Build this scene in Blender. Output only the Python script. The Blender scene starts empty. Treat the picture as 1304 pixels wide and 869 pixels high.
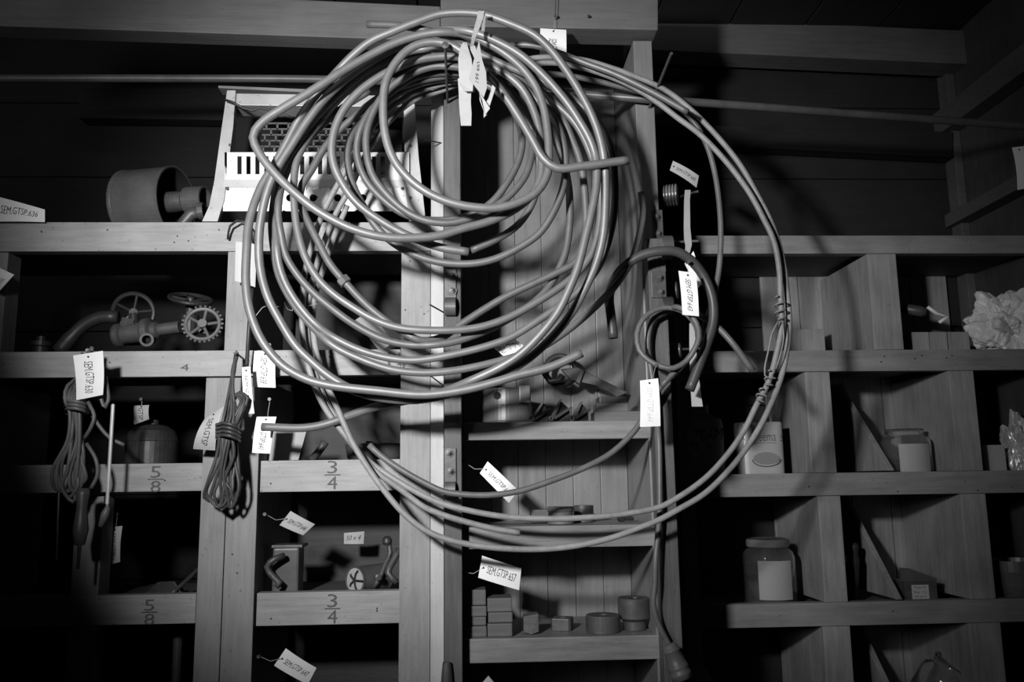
import bpy, bmesh, math, random
import numpy as np
from mathutils import Vector, Matrix, noise
random.seed(7)
SC = bpy.context.scene
COL = SC.collection
# ------------------------------------------------------------------ camera
F = 1086.0; W0, H0 = 1304, 869
CAM = Vector((0, 0, 1.35))
yaw, pit, rol = math.radians(2.72), math.radians(9.25), math.radians(0.8)
fw = Vector((math.sin(yaw)*math.cos(pit), math.cos(yaw)*math.cos(pit), math.sin(pit)))
r0 = Vector((math.cos(yaw), -math.sin(yaw), 0)); u0 = r0.cross(fw)
rt = r0*math.cos(rol) - u0*math.sin(rol); up = r0*math.sin(rol) + u0*math.cos(rol)
cam = bpy.data.objects.new('camera', bpy.data.cameras.new('camera')); COL.objects.link(cam)
cam.data.sensor_width = 36; cam.data.lens = 36*F/W0; cam.data.clip_start = 0.02
cam.matrix_world = Matrix(((rt.x, up.x, -fw.x, CAM.x), (rt.y, up.y, -fw.y, CAM.y), (rt.z, up.z, -fw.z, CAM.z), (0, 0, 0, 1)))
SC.camera = cam
def at(px, py, Y):
    d = fw + rt*((px-W0/2)/F) - up*((py-H0/2)/F)
    return CAM + d*(Y/d.y)
# ------------------------------------------------------------------ light
w = bpy.data.worlds.new('world'); SC.world = w; w.use_nodes = True
w.node_tree.nodes['Background'].inputs[0].default_value = (1, 1, 1, 1)
w.node_tree.nodes['Background'].inputs[1].default_value = 0.0012
def spot(name, loc, target, power, size, blend, radius):
    l = bpy.data.lights.new(name, 'SPOT'); l.energy = power; l.spot_size = math.radians(size); l.spot_blend = blend
    l.shadow_soft_size = radius
    o = bpy.data.objects.new(name, l); COL.objects.link(o); o.location = loc
    o.rotation_euler = (Vector(target)-Vector(loc)).to_track_quat('-Z', 'Y').to_euler(); return o
spot('work_lamp', (-0.47, 0.08, 1.73), at(560, 345, 1.5), 150, 66, 1.0, 0.05)
def area(name, loc, target, power, sx, sy):
    l = bpy.data.lights.new(name, 'AREA'); l.energy = power; l.shape = 'RECTANGLE'; l.size = sx; l.size_y = sy
    o = bpy.data.objects.new(name, l); COL.objects.link(o); o.location = loc
    o.rotation_euler = (Vector(target)-Vector(loc)).to_track_quat('-Z', 'Y').to_euler(); return o
area('side_window', (-1.25, -0.55, 1.80), (0.6, 1.7, 1.3), 9, 0.5, 0.5)
SC.view_settings.view_transform = 'Standard'
try: SC.view_settings.look = 'None'
except Exception: pass
SC.view_settings.gamma = 1.0; SC.view_settings.use_curve_mapping = False
SC.view_settings.exposure = 0.0
# ------------------------------------------------------------------ materials
def mat(name, c, rough=0.6, metal=0.0, noise_scale=None, amt=0.25, grain=None, bump=0.0, spec=0.4, speck=0.0):
    m = bpy.data.materials.new(name); m.use_nodes = True; nt = m.node_tree; b = nt.nodes['Principled BSDF']
    b.inputs['Roughness'].default_value = rough; b.inputs['Metallic'].default_value = metal
    b.inputs['Specular IOR Level'].default_value = spec
    b.inputs['Base Color'].default_value = (c, c, c, 1)
    if noise_scale:
        tc = nt.nodes.new('ShaderNodeTexCoord'); mp = nt.nodes.new('ShaderNodeMapping')
        mp.inputs['Scale'].default_value = grain or (1, 1, 1)
        nt.links.new(tc.outputs['Object'], mp.inputs['Vector'])
        n = nt.nodes.new('ShaderNodeTexNoise'); n.inputs['Scale'].default_value = noise_scale; n.inputs['Detail'].default_value = 6
        n.inputs['Roughness'].default_value = 0.65
        nt.links.new(mp.outputs[0], n.inputs['Vector'])
        n2 = nt.nodes.new('ShaderNodeTexNoise'); n2.inputs['Scale'].default_value = 9; n2.inputs['Detail'].default_value = 4
        nt.links.new(tc.outputs['Object'], n2.inputs['Vector'])
        ad = nt.nodes.new('ShaderNodeMath'); ad.operation = 'ADD'
        nt.links.new(n.outputs['Fac'], ad.inputs[0]); nt.links.new(n2.outputs['Fac'], ad.inputs[1])
        rp = nt.nodes.new('ShaderNodeMapRange'); rp.inputs['From Min'].default_value = 0.65; rp.inputs['From Max'].default_value = 1.35
        rp.inputs['To Min'].default_value = c*(1-amt); rp.inputs['To Max'].default_value = c*(1+amt)
        nt.links.new(ad.outputs[0], rp.inputs['Value'])
        src = rp.outputs[0]
        if speck:
            v = nt.nodes.new('ShaderNodeTexNoise'); v.inputs['Scale'].default_value = 170; v.inputs['Detail'].default_value = 2
            nt.links.new(tc.outputs['Object'], v.inputs['Vector'])
            g = nt.nodes.new('ShaderNodeMapRange'); g.inputs['From Min'].default_value = 0.68; g.inputs['From Max'].default_value = 0.78
            g.inputs['To Min'].default_value = 1; g.inputs['To Max'].default_value = 1-speck
            nt.links.new(v.outputs['Fac'], g.inputs['Value'])
            mu = nt.nodes.new('ShaderNodeMath'); mu.operation = 'MULTIPLY'
            nt.links.new(src, mu.inputs[0]); nt.links.new(g.outputs[0], mu.inputs[1]); src = mu.outputs[0]
        nt.links.new(src, b.inputs['Base Color'])
        if bump:
            bp = nt.nodes.new('ShaderNodeBump'); bp.inputs['Strength'].default_value = bump; bp.inputs['Distance'].default_value = 0.002
            nt.links.new(n.outputs['Fac'], bp.inputs['Height']); nt.links.new(bp.outputs[0], b.inputs['Normal'])
    return m
GX, GY, GZ = (1.2, 14, 14), (14, 1.2, 14), (14, 14, 1.2)
WH = mat('pale_wood_h', .30, .62, 0, 9, .28, GX, .5, speck=.55)
WV = mat('pale_wood_v', .25, .62, 0, 9, .25, GZ, .5, speck=.5)
WS = mat('strip_wood_v', .42, .6, 0, 7, .2, GZ, .4, speck=.5)
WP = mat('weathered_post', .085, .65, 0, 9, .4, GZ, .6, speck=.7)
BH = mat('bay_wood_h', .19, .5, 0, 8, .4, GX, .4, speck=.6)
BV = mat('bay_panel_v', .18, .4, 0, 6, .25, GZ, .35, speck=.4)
RH = mat('right_wood_h', .22, .65, 0, 8, .3, GX, .4, speck=.5)
RV = mat('right_wood_v', .24, .65, 0, 8, .35, GZ, .4, speck=.5)
DW = mat('unlit_dark_wood', .013, .8, 0, 8, .3, GX, .3)  # dark wall wood, its colour deepened to carry shade behind the racks
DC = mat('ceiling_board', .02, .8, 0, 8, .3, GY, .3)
BM = mat('beam_wood', .12, .65, 0, 8, .22, GX, .4, speck=.4)
DK = mat('dim_rail_wood', .08, .7, 0, 8, .3, GX, .3)
CU = mat('copper_tube', .17, .48, .3, 60, .18, spec=.5)
CU2 = mat('copper_tube_dull', .13, .52, .3, 60, .2, spec=.4)
CB = mat('grey_sheathed_pipe', .24, .5, 0, 50, .35, bump=.2, speck=.6)
RUB = mat('black_rubber', .055, .42, 0, 40, .3)
RB2 = mat('grey_rubber', .11, .45, 0, 40, .3, speck=.3)
IR = mat('dark_iron', .045, .45, .3, 40, .4, bump=.3)
IR2 = mat('grey_iron', .09, .45, .3, 40, .4, bump=.3)
ST = mat('painted_steel', .095, .38, .1, 30, .3, speck=.4)
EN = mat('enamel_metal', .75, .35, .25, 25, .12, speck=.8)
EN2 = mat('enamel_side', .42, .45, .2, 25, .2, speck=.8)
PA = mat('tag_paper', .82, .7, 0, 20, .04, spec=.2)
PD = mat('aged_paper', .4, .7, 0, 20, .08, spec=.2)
INK = mat('ink', .02, .7)
PNC = mat('pencil_mark', .1, .8)
STR = mat('cotton_string', .35, .8)
CL = mat('white_cloth', .38, .8, 0, 60, .08, bump=.3)
BK = mat('black_void', .008, .9)
BAG = mat('plastic_bag', .62, .4, 0, 20, .1)
FOIL = mat('foil', .6, .3, .4, 30, .3)
TIN = mat('tin_paint', .38, .35, .1, 20, .08)
POR = mat('porcelain', .16, .3, 0, 20, .1)
BLK = mat('wood_block', .10, .6, 0, 10, .3, GX, .3)
GL = bpy.data.materials.new('jar_glass'); GL.use_nodes = True
_b = GL.node_tree.nodes['Principled BSDF']; _b.inputs['Transmission Weight'].default_value = .965; _b.inputs['Roughness'].default_value = .03
_b.inputs['IOR'].default_value = 1.45; _b.inputs['Base Color'].default_value = (1, 1, 1, 1)
# ------------------------------------------------------------------ builders
WL = {}
def link(name, bm, m, parent=None, origin=None, smooth=False, bevel=0):
    if bevel:
        bmesh.ops.bevel(bm, geom=[e for e in bm.edges], offset=bevel, segments=2, affect='EDGES', profile=.6)
    bmesh.ops.recalc_face_normals(bm, faces=bm.faces)
    me = bpy.data.meshes.new(name)
    if parent is not None and origin is None: origin = WL[parent.name]
    if origin is None:
        vs = [v.co for v in bm.verts]
        origin = Vector(((min(v.x for v in vs)+max(v.x for v in vs))/2, (min(v.y for v in vs)+max(v.y for v in vs))/2, min(v.z for v in vs)))
    for v in bm.verts: v.co -= origin
    bm.to_mesh(me); bm.free(); me.materials.append(m)
    if smooth:
        for p in me.polygons: p.use_smooth = True
    o = bpy.data.objects.new(name, me); COL.objects.link(o)
    if parent is not None:
        o.parent = parent; o.location = origin - WL[parent.name]
    else: o.location = origin
    WL[o.name] = origin.copy(); return o
def tag(o, label, cat, group=None):
    o['label'] = label; o['category'] = cat
    if group: o['group'] = group
    return o
def thing(name, loc, label, cat, group=None):
    o = bpy.data.objects.new(name, None); COL.objects.link(o); o.location = loc; o.empty_display_size = .02
    WL[o.name] = Vector(loc); return tag(o, label, cat, group)
def struct(o): o['kind'] = 'structure'; return o
def B(): return bmesh.new()
def box(bm, x0, x1, y0, y1, z0, z1, M=None):
    vs = [bm.verts.new(Vector((x, y, z)) if M is None else M @ Vector((x, y, z))) for x in (x0, x1) for y in (y0, y1) for z in (z0, z1)]
    for f in ((0,1,3,2),(4,6,7,5),(0,4,5,1),(2,3,7,6),(0,2,6,4),(1,5,7,3)): bm.faces.new([vs[i] for i in f])
    return bm
def hexa(bm, front, dy):   # four px-derived front corners pushed back by dy
    a = [bm.verts.new(p) for p in front]; b = [bm.verts.new(p+Vector((0, dy, 0))) for p in front]
    bm.faces.new(a); bm.faces.new(b[::-1]); n = len(a)
    for i in range(n): bm.faces.new((a[i], b[i], b[(i+1) % n], a[(i+1) % n]))
    return bm
def pbox(x0, x1, y0, y1, Y, d, bev=.0015, bm=None):
    ym, xm = (y0+y1)/2, (x0+x1)/2
    bm = bm or B(); box(bm, at(x0, ym, Y).x, at(x1, ym, Y).x, Y, Y+d, at(xm, y1, Y).z, at(xm, y0, Y).z)
    return bm
def tube(bm, pts, r, seg=8, hollow=False, closed=False):
    pts = [Vector(p) for p in pts]; n = len(pts); rs = r if isinstance(r, (list, tuple)) else [r]*n
    def tan(i):
        if closed: return (pts[(i+1) % n]-pts[i-1]).normalized()
        return (pts[min(i+1, n-1)]-pts[max(i-1, 0)]).normalized()
    t = tan(0); a = t.orthogonal().normalized(); rings = []
    for i in range(n):
        t = tan(i); a = (a - t*a.dot(t))
        a = a.normalized() if a.length > 1e-6 else t.orthogonal().normalized()
        b = t.cross(a)
        rings.append([bm.verts.new(pts[i] + (a*math.cos(k*2*math.pi/seg)+b*math.sin(k*2*math.pi/seg))*rs[i]) for k in range(seg)])
    m = n if closed else n-1
    for i in range(m):
        A, Bq = rings[i], rings[(i+1) % n]
        for k in range(seg): bm.faces.new((A[k], A[(k+1) % seg], Bq[(k+1) % seg], Bq[k]))
    if not closed:
        for e, ring in ((0, rings[0]), (n-1, rings[-1])):
            if hollow:
                t = tan(e)*(1 if e == 0 else -1)
                inn = [bm.verts.new(pts[e]+(v.co-pts[e])*.62) for v in ring]
                dp = [bm.verts.new(v.co + t*r*2.5) for v in inn]
                for k in range(seg):
                    bm.faces.new((ring[k], ring[(k+1) % seg], inn[(k+1) % seg], inn[k])); bm.faces.new((inn[k], inn[(k+1) % seg], dp[(k+1) % seg], dp[k]))
                bm.faces.new(dp)
            else: bm.faces.new(ring)
    return bm
def lathe(bm, o, axis, prof, seg=28):
    axis = Vector(axis).normalized(); a = axis.orthogonal().normalized(); b = axis.cross(a); o = Vector(o); prev = None
    for r, h in prof:
        c = o + axis*h
        ring = [bm.verts.new(c)] if r < 1e-6 else [bm.verts.new(c+(a*math.cos(k*2*math.pi/seg)+b*math.sin(k*2*math.pi/seg))*r) for k in range(seg)]
        if prev:
            if len(prev) == 1 and len(ring) > 1:
                for k in range(seg): bm.faces.new((prev[0], ring[(k+1) % seg], ring[k]))
            elif len(ring) == 1 and len(prev) > 1:
                for k in range(seg): bm.faces.new((prev[k], prev[(k+1) % seg], ring[0]))
            elif len(ring) > 1:
                for k in range(seg): bm.faces.new((prev[k], prev[(k+1) % seg], ring[(k+1) % seg], ring[k]))
        prev = ring
    return bm
def lines(o, axis, c, R, r, n=36, seg=8, bm=None):   # torus
    axis = Vector(axis).normalized(); a = axis.orthogonal().normalized(); b = axis.cross(a); c = Vector(c)
    return tube(bm or B(), [c+(a*math.cos(2*math.pi*k/n)+b*math.sin(2*math.pi*k/n))*R for k in range(n)], r, seg, closed=True)
def torus(bm, c, axis, R, r, n=36, seg=8): return lines(None, axis, c, R, r, n, seg, bm)
def spline(P, step=7.0):
    P = np.array(P, float); out = []; n = len(P)
    for i in range(n-1):
        p0 = P[i-1] if i > 0 else 2*P[0]-P[1]; p1 = P[i]; p2 = P[i+1]; p3 = P[i+2] if i+2 < n else 2*P[-1]-P[-2]
        d = [max(np.linalg.norm((b-a)[:2]), 1e-3)**.5 for a, b in ((p0, p1), (p1, p2), (p2, p3))]
        t0, t1 = 0, d[0]; t2 = t1+d[1]; t3 = t2+d[2]
        k = max(1, int(np.linalg.norm((p2-p1)[:2])/step))
        for j in range(k):
            t = t1+(t2-t1)*j/k
            A1 = (t1-t)/(t1-t0)*p0+(t-t0)/(t1-t0)*p1; A2 = (t2-t)/(t2-t1)*p1+(t-t1)/(t2-t1)*p2; A3 = (t3-t)/(t3-t2)*p2+(t-t2)/(t3-t2)*p3
            B1 = (t2-t)/(t2-t0)*A1+(t-t0)/(t2-t0)*A2; B2 = (t3-t)/(t3-t1)*A2+(t-t1)/(t3-t1)*A3
            out.append((t2-t)/(t2-t1)*B1+(t-t1)/(t2-t1)*B2)
    out.append(P[-1]); return np.array(out)
def wpts(P, step=7.0): return [at(*p) for p in spline(P, step)]
def px(w, Y): return w*Y/F
# text -> normalised 2-D mesh
_tc = {}
def text_geo(s, shear=.3):
    if (s, shear) in _tc: return _tc[(s, shear)]
    c = bpy.data.curves.new('t', 'FONT'); c.body = s; c.shear = shear; c.resolution_u = 2; c.offset = -.007
    o = bpy.data.objects.new('t', c); COL.objects.link(o); dg = bpy.context.evaluated_depsgraph_get(); dg.update()
    me = o.evaluated_get(dg).to_mesh(); v = [(p.co.x, p.co.y) for p in me.vertices]; f = [tuple(p.vertices) for p in me.polygons]
    o.evaluated_get(dg).to_mesh_clear(); bpy.data.objects.remove(o); bpy.data.curves.remove(c)
    xs = [p[0] for p in v]; ys = [p[1] for p in v]; x0, x1, y0, y1 = min(xs), max(xs), min(ys), max(ys)
    v = [((a-x0)/(x1-x0), (b-y0)/(y1-y0)) for a, b in v]; _tc[(s, shear)] = (v, f, (x1-x0)/(y1-y0)); return _tc[(s, shear)]
def text_on(fn, s, u0, u1, v0, v1, m, parent, name='handwriting', shear=.3, wob=0.0):
    v, f, asp = text_geo(s, shear); bm = B()
    vs = [bm.verts.new(fn(u0+(u1-u0)*a, v1-(v1-v0)*b + wob*math.sin(a*9))) for a, b in v]
    for q in f:
        try: bm.faces.new([vs[i] for i in q])
        except ValueError: pass
    return link(name, bm, m, parent)
# ------------------------------------------------------------------ setting
ZC = at(652, 434, 2.0).z
ceil_z = CAM.z + 1.10
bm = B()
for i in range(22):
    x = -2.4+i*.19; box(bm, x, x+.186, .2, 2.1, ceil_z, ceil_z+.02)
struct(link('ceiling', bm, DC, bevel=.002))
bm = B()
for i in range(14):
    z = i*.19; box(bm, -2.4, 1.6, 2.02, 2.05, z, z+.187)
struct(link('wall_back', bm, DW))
xr = at(1224, 250, 2.0).x
bm = B()
for i in range(12):
    y = 1.0+i*.085; box(bm, xr, xr+.02, y, y+.082, 0, ceil_z)
struct(link('wall_right', bm, mat('wall_paint', .05, .7, 0, 8, .3, GZ, .3)))
struct(link('floor', box(B(), -2.4, 1.6, -2.2, 2.1, -.03, 0), mat('floor_concrete', .05, .9, 0, 6, .3)))
def pquad(p, Y, d): return hexa(B(), [at(x, y, Y) for x, y in p], d)
struct(link('trim_1', pquad([(-60, -22), (560.5, 8), (560.5, 52), (-60, 31)], 1.50, .045), BM, bevel=.002))
struct(link('trim_2', pquad([(561, -30), (838, -24), (838, 38), (561, 33)], 1.47, .06), BM, bevel=.002))
struct(link('trim_3', pquad([(800, 19), (1400, 47), (1400, 89), (800, 62)], 1.92, .07), mat('beam_far', .11, .65, 0, 8, .25, GX, .4, speck=.4), bevel=.002))
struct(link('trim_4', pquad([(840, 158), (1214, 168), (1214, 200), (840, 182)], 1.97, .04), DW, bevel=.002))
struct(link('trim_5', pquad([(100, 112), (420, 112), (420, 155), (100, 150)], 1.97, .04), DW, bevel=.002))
p = at(1222, 172, 2.0)
struct(link('trim_6', box(B(), xr-.045, xr-.001, 1.1, 2.015, p.z, p.z+.06), DK, bevel=.002))
p = at(1232, 285, 1.98)
struct(link('trim_7', box(B(), xr-.04, xr-.001, 1.1, 2.015, p.z, p.z+.032), DK, bevel=.002))
p0, p1 = at(1216, 250, 2.0), at(1232, 250, 2.0)
struct(link('trim_8', box(B(), p0.x-.006, xr-.001, 1.975, 2.018, 0, ceil_z-.01), DK, bevel=.002))
# added unseen board, its slanted edge shaped to shade the lower left
LP = Vector((-0.47, 0.08, 1.73))
def thru(x, y, Yo): q = at(x, y, 1.5); return LP+(q-LP)*((Yo-LP.y)/(q.y-LP.y))
a, b = thru(-130, 165, .6), thru(95, 780, .6)
k = (b.x-a.x)/(b.z-a.z); bot = Vector((a.x+k*(0.6-a.z), .6, .6))
struct(link('added_shade_board_1', hexa(B(), [a, Vector((bot.x, .6, .6)), Vector((bot.x, .6, 0)), Vector((-2.0, .6, 0)), Vector((-2.0, .6, a.z))], .03), DW))
def zs(y, x=400, Y=1.5): return at(x, y, Y).z
# nails & screws as small parts
def nail(bm, p, r=.0022, ln=.02, d=(0, -1, 0)):
    d = Vector(d).normalized(); lathe(bm, Vector(p)-d*.008, d, [(0, 0), (r*.5, 0), (r*.5, ln+.008), (r*1.5, ln+.008), (r*1.5, ln+.010), (0, ln+.0105)], 10); return bm
# ------------------------------------------------------------------ left rack
LR = thing('storage_rack', (at(300, 600, 1.5).x, 1.65, 0), 'pale bare-timber storage rack with pencilled sizes on its shelf edges, on the left', 'shelf rack')
D = .28
def lboard(name, m, *a, bev=.0015): return link(name, pbox(*a), m, LR, bevel=bev)
LIP = .012
TOP = {}
SP = mat('shaded_plank', .09, .7, 0, 8, .35, GX, .4, speck=.5)  # plank colour darkened to put in the shade inside the cells
def shelf(parent, name, m, x0, x1, y0, y1, Y, d, plank=.018):
    o = link(name, pbox(x0, x1, y0, y1, Y, .024), m, parent, bevel=.0015)
    z = WL[parent.name]; zt = at((x0+x1)/2, y0, Y).z-LIP; ym = (y0+y1)/2
    TOP[(parent.name, round(y0))] = zt-.001
    link('shelf_plank', box(B(), at(x0, ym, Y).x, at(x1, ym, Y).x, Y+.0245, Y+d, zt-plank, zt-.001), SP, parent, bevel=.001)
    return o
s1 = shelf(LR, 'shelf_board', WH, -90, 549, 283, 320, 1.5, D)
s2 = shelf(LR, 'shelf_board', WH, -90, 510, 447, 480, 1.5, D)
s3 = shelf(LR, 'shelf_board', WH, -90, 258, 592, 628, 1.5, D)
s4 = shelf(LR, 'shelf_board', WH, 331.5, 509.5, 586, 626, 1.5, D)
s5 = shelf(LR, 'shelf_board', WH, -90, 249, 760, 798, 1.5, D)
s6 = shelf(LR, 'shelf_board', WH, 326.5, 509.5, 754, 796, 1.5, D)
def upr(parent, m, x0, x1, y, ztop, zbot, Y, d, name='upright'):
    return link(name, box(B(), at(x0, y, Y).x, at(x1, y, Y).x, Y, Y+d, zbot, ztop), m, parent, bevel=.0015)
upr(LR, WV, 288, 317, 380, zs(320.3), zs(446.7), 1.5, D)
upr(LR, WV, 259, 290.5, 560, zs(480.3), 0, 1.5, .045)
upr(LR, WV, 291.5, 330, 560, zs(480.3), 0, 1.5, D)
upr(LR, WV, 97, 132, 640, zs(628.5), 0, 1.503, .045)
upr(LR, WV, -20, 6, 380, zs(320.3), zs(446.7), 1.503, .045)
upr(LR, WV, -75, -42, 560, zs(480.3), 0, 1.5, D)
upr(LR, WV, 510, 548, 500, zs(320.3), 0, 1.5, .045, 'post')
upr(LR, WS, 548.6, 565, 400, zs(52), 0, 1.492, .05, 'post')
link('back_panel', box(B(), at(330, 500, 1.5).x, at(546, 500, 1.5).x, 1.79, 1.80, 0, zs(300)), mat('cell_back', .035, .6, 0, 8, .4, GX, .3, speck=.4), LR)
link('side_panel', box(B(), at(546, 500, 1.5).x, at(550, 500, 1.5).x, 1.545, 1.79, 0, zs(300)), WV, LR)
def mark(s, x0, x1, y0, y1, Y=1.4985, parent=LR):   # text running downwards
    a = at(x1, y0, Y); b = at(x0, y1, Y)
    text_on(lambda u, v: Vector((a.x+(b.x-a.x)*v, Y, a.z+(b.z-a.z)*u)), s, 0, 1, 0, 1, PNC, parent, 'pencil_mark', 0)
def glyph(s_, x0, x1, y0, y1, Y=1.4985):
    a = at(x0, y0, Y); b = at(x1, y1, Y)
    text_on(lambda u, v: Vector((a.x+(b.x-a.x)*u, Y, a.z+(b.z-a.z)*v)), s_, 0, 1, 0, 1, PNC, LR, 'pencil_mark', 0)
def frac(n, d, x, y0, y1, w):
    m = (y0+y1)/2; glyph(n, x-w, x+w, y0, m-2); glyph(d, x-w, x+w, m+2, y1)
    link('pencil_mark', pbox(x-w-4, x+w+4, m-.6, m+.6, 1.4985, .0012), PNC, LR)
frac('3', '4', 423, 587, 623, 6); frac('3', '4', 423, 757, 794, 6); frac('5', '8', 198, 594, 627, 6); frac('5', '8', 190, 764, 796, 6)
glyph('1', 494, 497, 449, 465); glyph('1', 507, 509, 449, 455); glyph('4', 505, 517, 459, 468); glyph('4', 230, 240, 464, 472)
bm = B()
for x, y in [(53, 295), (137, 293), (240, 307), (279, 293), (222, 309), (226, 301), (420, 455), (140, 462), (210, 612), (345, 616), (488, 610), (345, 788), (480, 775), (480, 778), (540, 400), (516, 395), (530, 420), (522, 333), (296, 706), (302, 730)]:
    c = at(x, y, 1.5); lathe(bm, c-Vector((0, -.002, 0)), (0, -1, 0), [(0, 0), (.0016, 0), (.0016, .003), (0, .0033)], 8)
link('nail_head', bm, IR, LR)['kind'] = 'stuff'
# ------------------------------------------------------------------ centre bay
CR = thing('wall_cabinet', (at(710, 600, 1.5).x, 1.6, 0), 'darker open cabinet bay between the two bolted posts, boarded at the back', 'cabinet')
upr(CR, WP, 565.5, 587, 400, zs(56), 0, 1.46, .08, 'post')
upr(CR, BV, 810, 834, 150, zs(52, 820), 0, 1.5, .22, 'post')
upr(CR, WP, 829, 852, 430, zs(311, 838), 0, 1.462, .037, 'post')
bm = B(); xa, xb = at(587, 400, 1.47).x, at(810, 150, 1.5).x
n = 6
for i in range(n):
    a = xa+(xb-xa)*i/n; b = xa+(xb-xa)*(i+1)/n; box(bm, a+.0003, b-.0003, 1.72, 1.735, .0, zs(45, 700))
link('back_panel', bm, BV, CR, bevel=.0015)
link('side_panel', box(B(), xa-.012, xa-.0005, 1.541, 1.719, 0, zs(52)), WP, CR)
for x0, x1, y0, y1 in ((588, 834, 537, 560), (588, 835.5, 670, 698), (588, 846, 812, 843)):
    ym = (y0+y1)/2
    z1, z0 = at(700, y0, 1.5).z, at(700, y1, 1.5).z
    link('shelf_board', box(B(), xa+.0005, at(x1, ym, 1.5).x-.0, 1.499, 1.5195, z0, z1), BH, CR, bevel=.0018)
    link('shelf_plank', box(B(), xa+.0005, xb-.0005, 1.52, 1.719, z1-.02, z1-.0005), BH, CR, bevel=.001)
def bracket(x, y, Y, w, h, bolts, lab):
    t = thing('bolted_bracket', at(x+w/2, y+h, Y), lab, 'bracket')
    bm = B(); box(bm, at(x, y, Y).x, at(x+w, y, Y).x, Y-.004, Y-.0003, at(x, y+h, Y).z, at(x, y, Y).z); link('plate', bm, IR2, t, bevel=.0012)
    for bx, by in bolts:
        c = at(bx, by, Y)-Vector((0, .004, 0))
        b = B(); lathe(b, c, (0, -1, 0), [(0, 0), (px(6.2, Y), 0), (px(6, Y), .0018), (0, .0018)], 20)
        lathe(b, c-Vector((0, .0018, 0)), (0, -1, 0), [(0, 0), (px(4.2, Y), 0), (px(4.2, Y), .004), (0, .0045)], 6)
        lathe(b, c-Vector((0, .006, 0)), (0, -1, 0), [(0, 0), (px(2.2, Y), 0), (px(2.2, Y), .004), (0, .0045)], 10)
        link('bolt', b, IR2, t)
    return t
def hookstrap(t, x, y, Y, w, h, m=IR):   # curved strap standing off the post
    c = at(x, y, Y); n = 12; R = px(h/2, Y); bm = B(); ww = px(w, Y)
    prof = [(-math.cos(math.pi*k/n)*R, -math.sin(math.pi*k/n)*R*.9) for k in range(n+1)]
    rings = []
    for zz, yy in prof:
        s = .003
        rings.append([bm.verts.new(Vector((c.x+dx, Y-.002+yy*(1 if o == 0 else .8), c.z-zz*(1 if o == 0 else .85)))) for o in (0, 1) for dx in (-ww/2, ww/2)])
    for i in range(n):
        a, b = rings[i], rings[i+1]
        bm.faces.new((a[0], a[1], b[1], b[0])); bm.faces.new((a[2], b[2], b[3], a[3])); bm.faces.new((a[0], b[0], b[2], a[2])); bm.faces.new((a[1], a[3], b[3], b[1]))
    link('strap', bm, m, t, bevel=.0005)
t = bracket(566, 343, 1.46, 15, 58, [(576, 352), (576, 371)], 'upper bolted iron bracket on the post left of the bay'); hookstrap(t, 573.5, 391, 1.455, 14, 24, IR2)
t = bracket(566, 571, 1.46, 15, 50, [(572, 577), (574, 600)], 'lower bolted iron bracket on the post left of the bay'); hookstrap(t, 573, 624, 1.455, 14, 20, IR2)
t = bracket(828, 346, 1.462, 19, 34, [(839, 355), (840, 373)], 'bolted iron bracket above the small hose ring on the right post'); hookstrap(t, 849, 390, 1.45, 14, 24, IR)
t = bracket(829, 268, 1.5, 14, 40, [(835, 278), (837, 299)], 'iron bracket with curved strap holding the thick black hose'); hookstrap(t, 848, 316, 1.45, 15, 32, IR2)
# ------------------------------------------------------------------ right rack
YR, DR = 1.75, .255
RR = thing('pigeonhole_rack', (at(1100, 600, YR).x, 1.87, 0), 'set-back grey pigeonhole rack with slanted dividers on the right', 'shelf rack')
for y0, y1 in ((300, 323), (446, 473), (602, 631), (767, 797)): shelf(RR, 'shelf_board', RH, 866, 1318, y0, y1, YR, DR)
def zr(y): return at(1100, y, YR).z
rows = [(323, 446, [(1109, 1146)]), (473, 602, [(1029, 1061), (1214, 1246)]), (631, 767, [(1046, 1075), (1230, 1262)]), (797, 1180, [(1050, 1085), (1238, 1278)])]
for y0, y1, us in rows:
    ym = (y0+min(y1, 869))/2
    for a, b in us:
        upr(RR, RV, a, b, ym, zr(y0+.3), max(0, zr(y1-.3)), YR+.001, DR-.002)
    if y0 > 400:
        bx = {473: 1140, 631: 1150, 797: 1162}[y0]; yb = {473: 600, 631: 765, 797: 930}[y0]
        x = at(bx, yb, YR).x; bm = B(); zb = zr(yb); zt = zr(y0+1)
        tri = [(YR+.002, zb), (YR+DR-.004, zb), (YR+DR-.004, zt), (YR+DR-.03, zt)]
        A = [bm.verts.new((x-.012, a, b)) for a, b in tri]; Bq = [bm.verts.new((x, a, b)) for a, b in tri]
        bm.faces.new(A); bm.faces.new(Bq[::-1])
        for i in range(4): bm.faces.new((A[i], Bq[i], Bq[(i+1) % 4], A[(i+1) % 4]))
        link('slanted_divider', bm, RV, RR, bevel=.001)
bm = B(); xa2, xb2 = at(866, 600, YR).x, at(1318, 600, YR).x
for i in range(3, 8):
    a = xa2+(xb2-xa2)*i/8; b = xa2+(xb2-xa2)*(i+1)/8; box(bm, a+.001, b-.001, YR+DR+.001, YR+DR+.010, 0, zr(301))
link('back_panel', bm, RV, RR, bevel=.001)
upr(RR, RV, 866, 884, 600, zr(301), 0, YR+.001, DR-.002)
bm = B()
for x, y in [(1122, 461), (1126, 454), (1205, 456), (1212, 453), (1174, 453), (1143, 626), (1245, 625), (1030, 620), (1137, 779), (1165, 457)]:
    lathe(bm, at(x, y, YR)+Vector((0, .002, 0)), (0, -1, 0), [(0, 0), (.0018, 0), (.0018, .003), (0, .0033)], 8)
link('nail_head', bm, IR2, RR)['kind'] = 'stuff'
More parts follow.
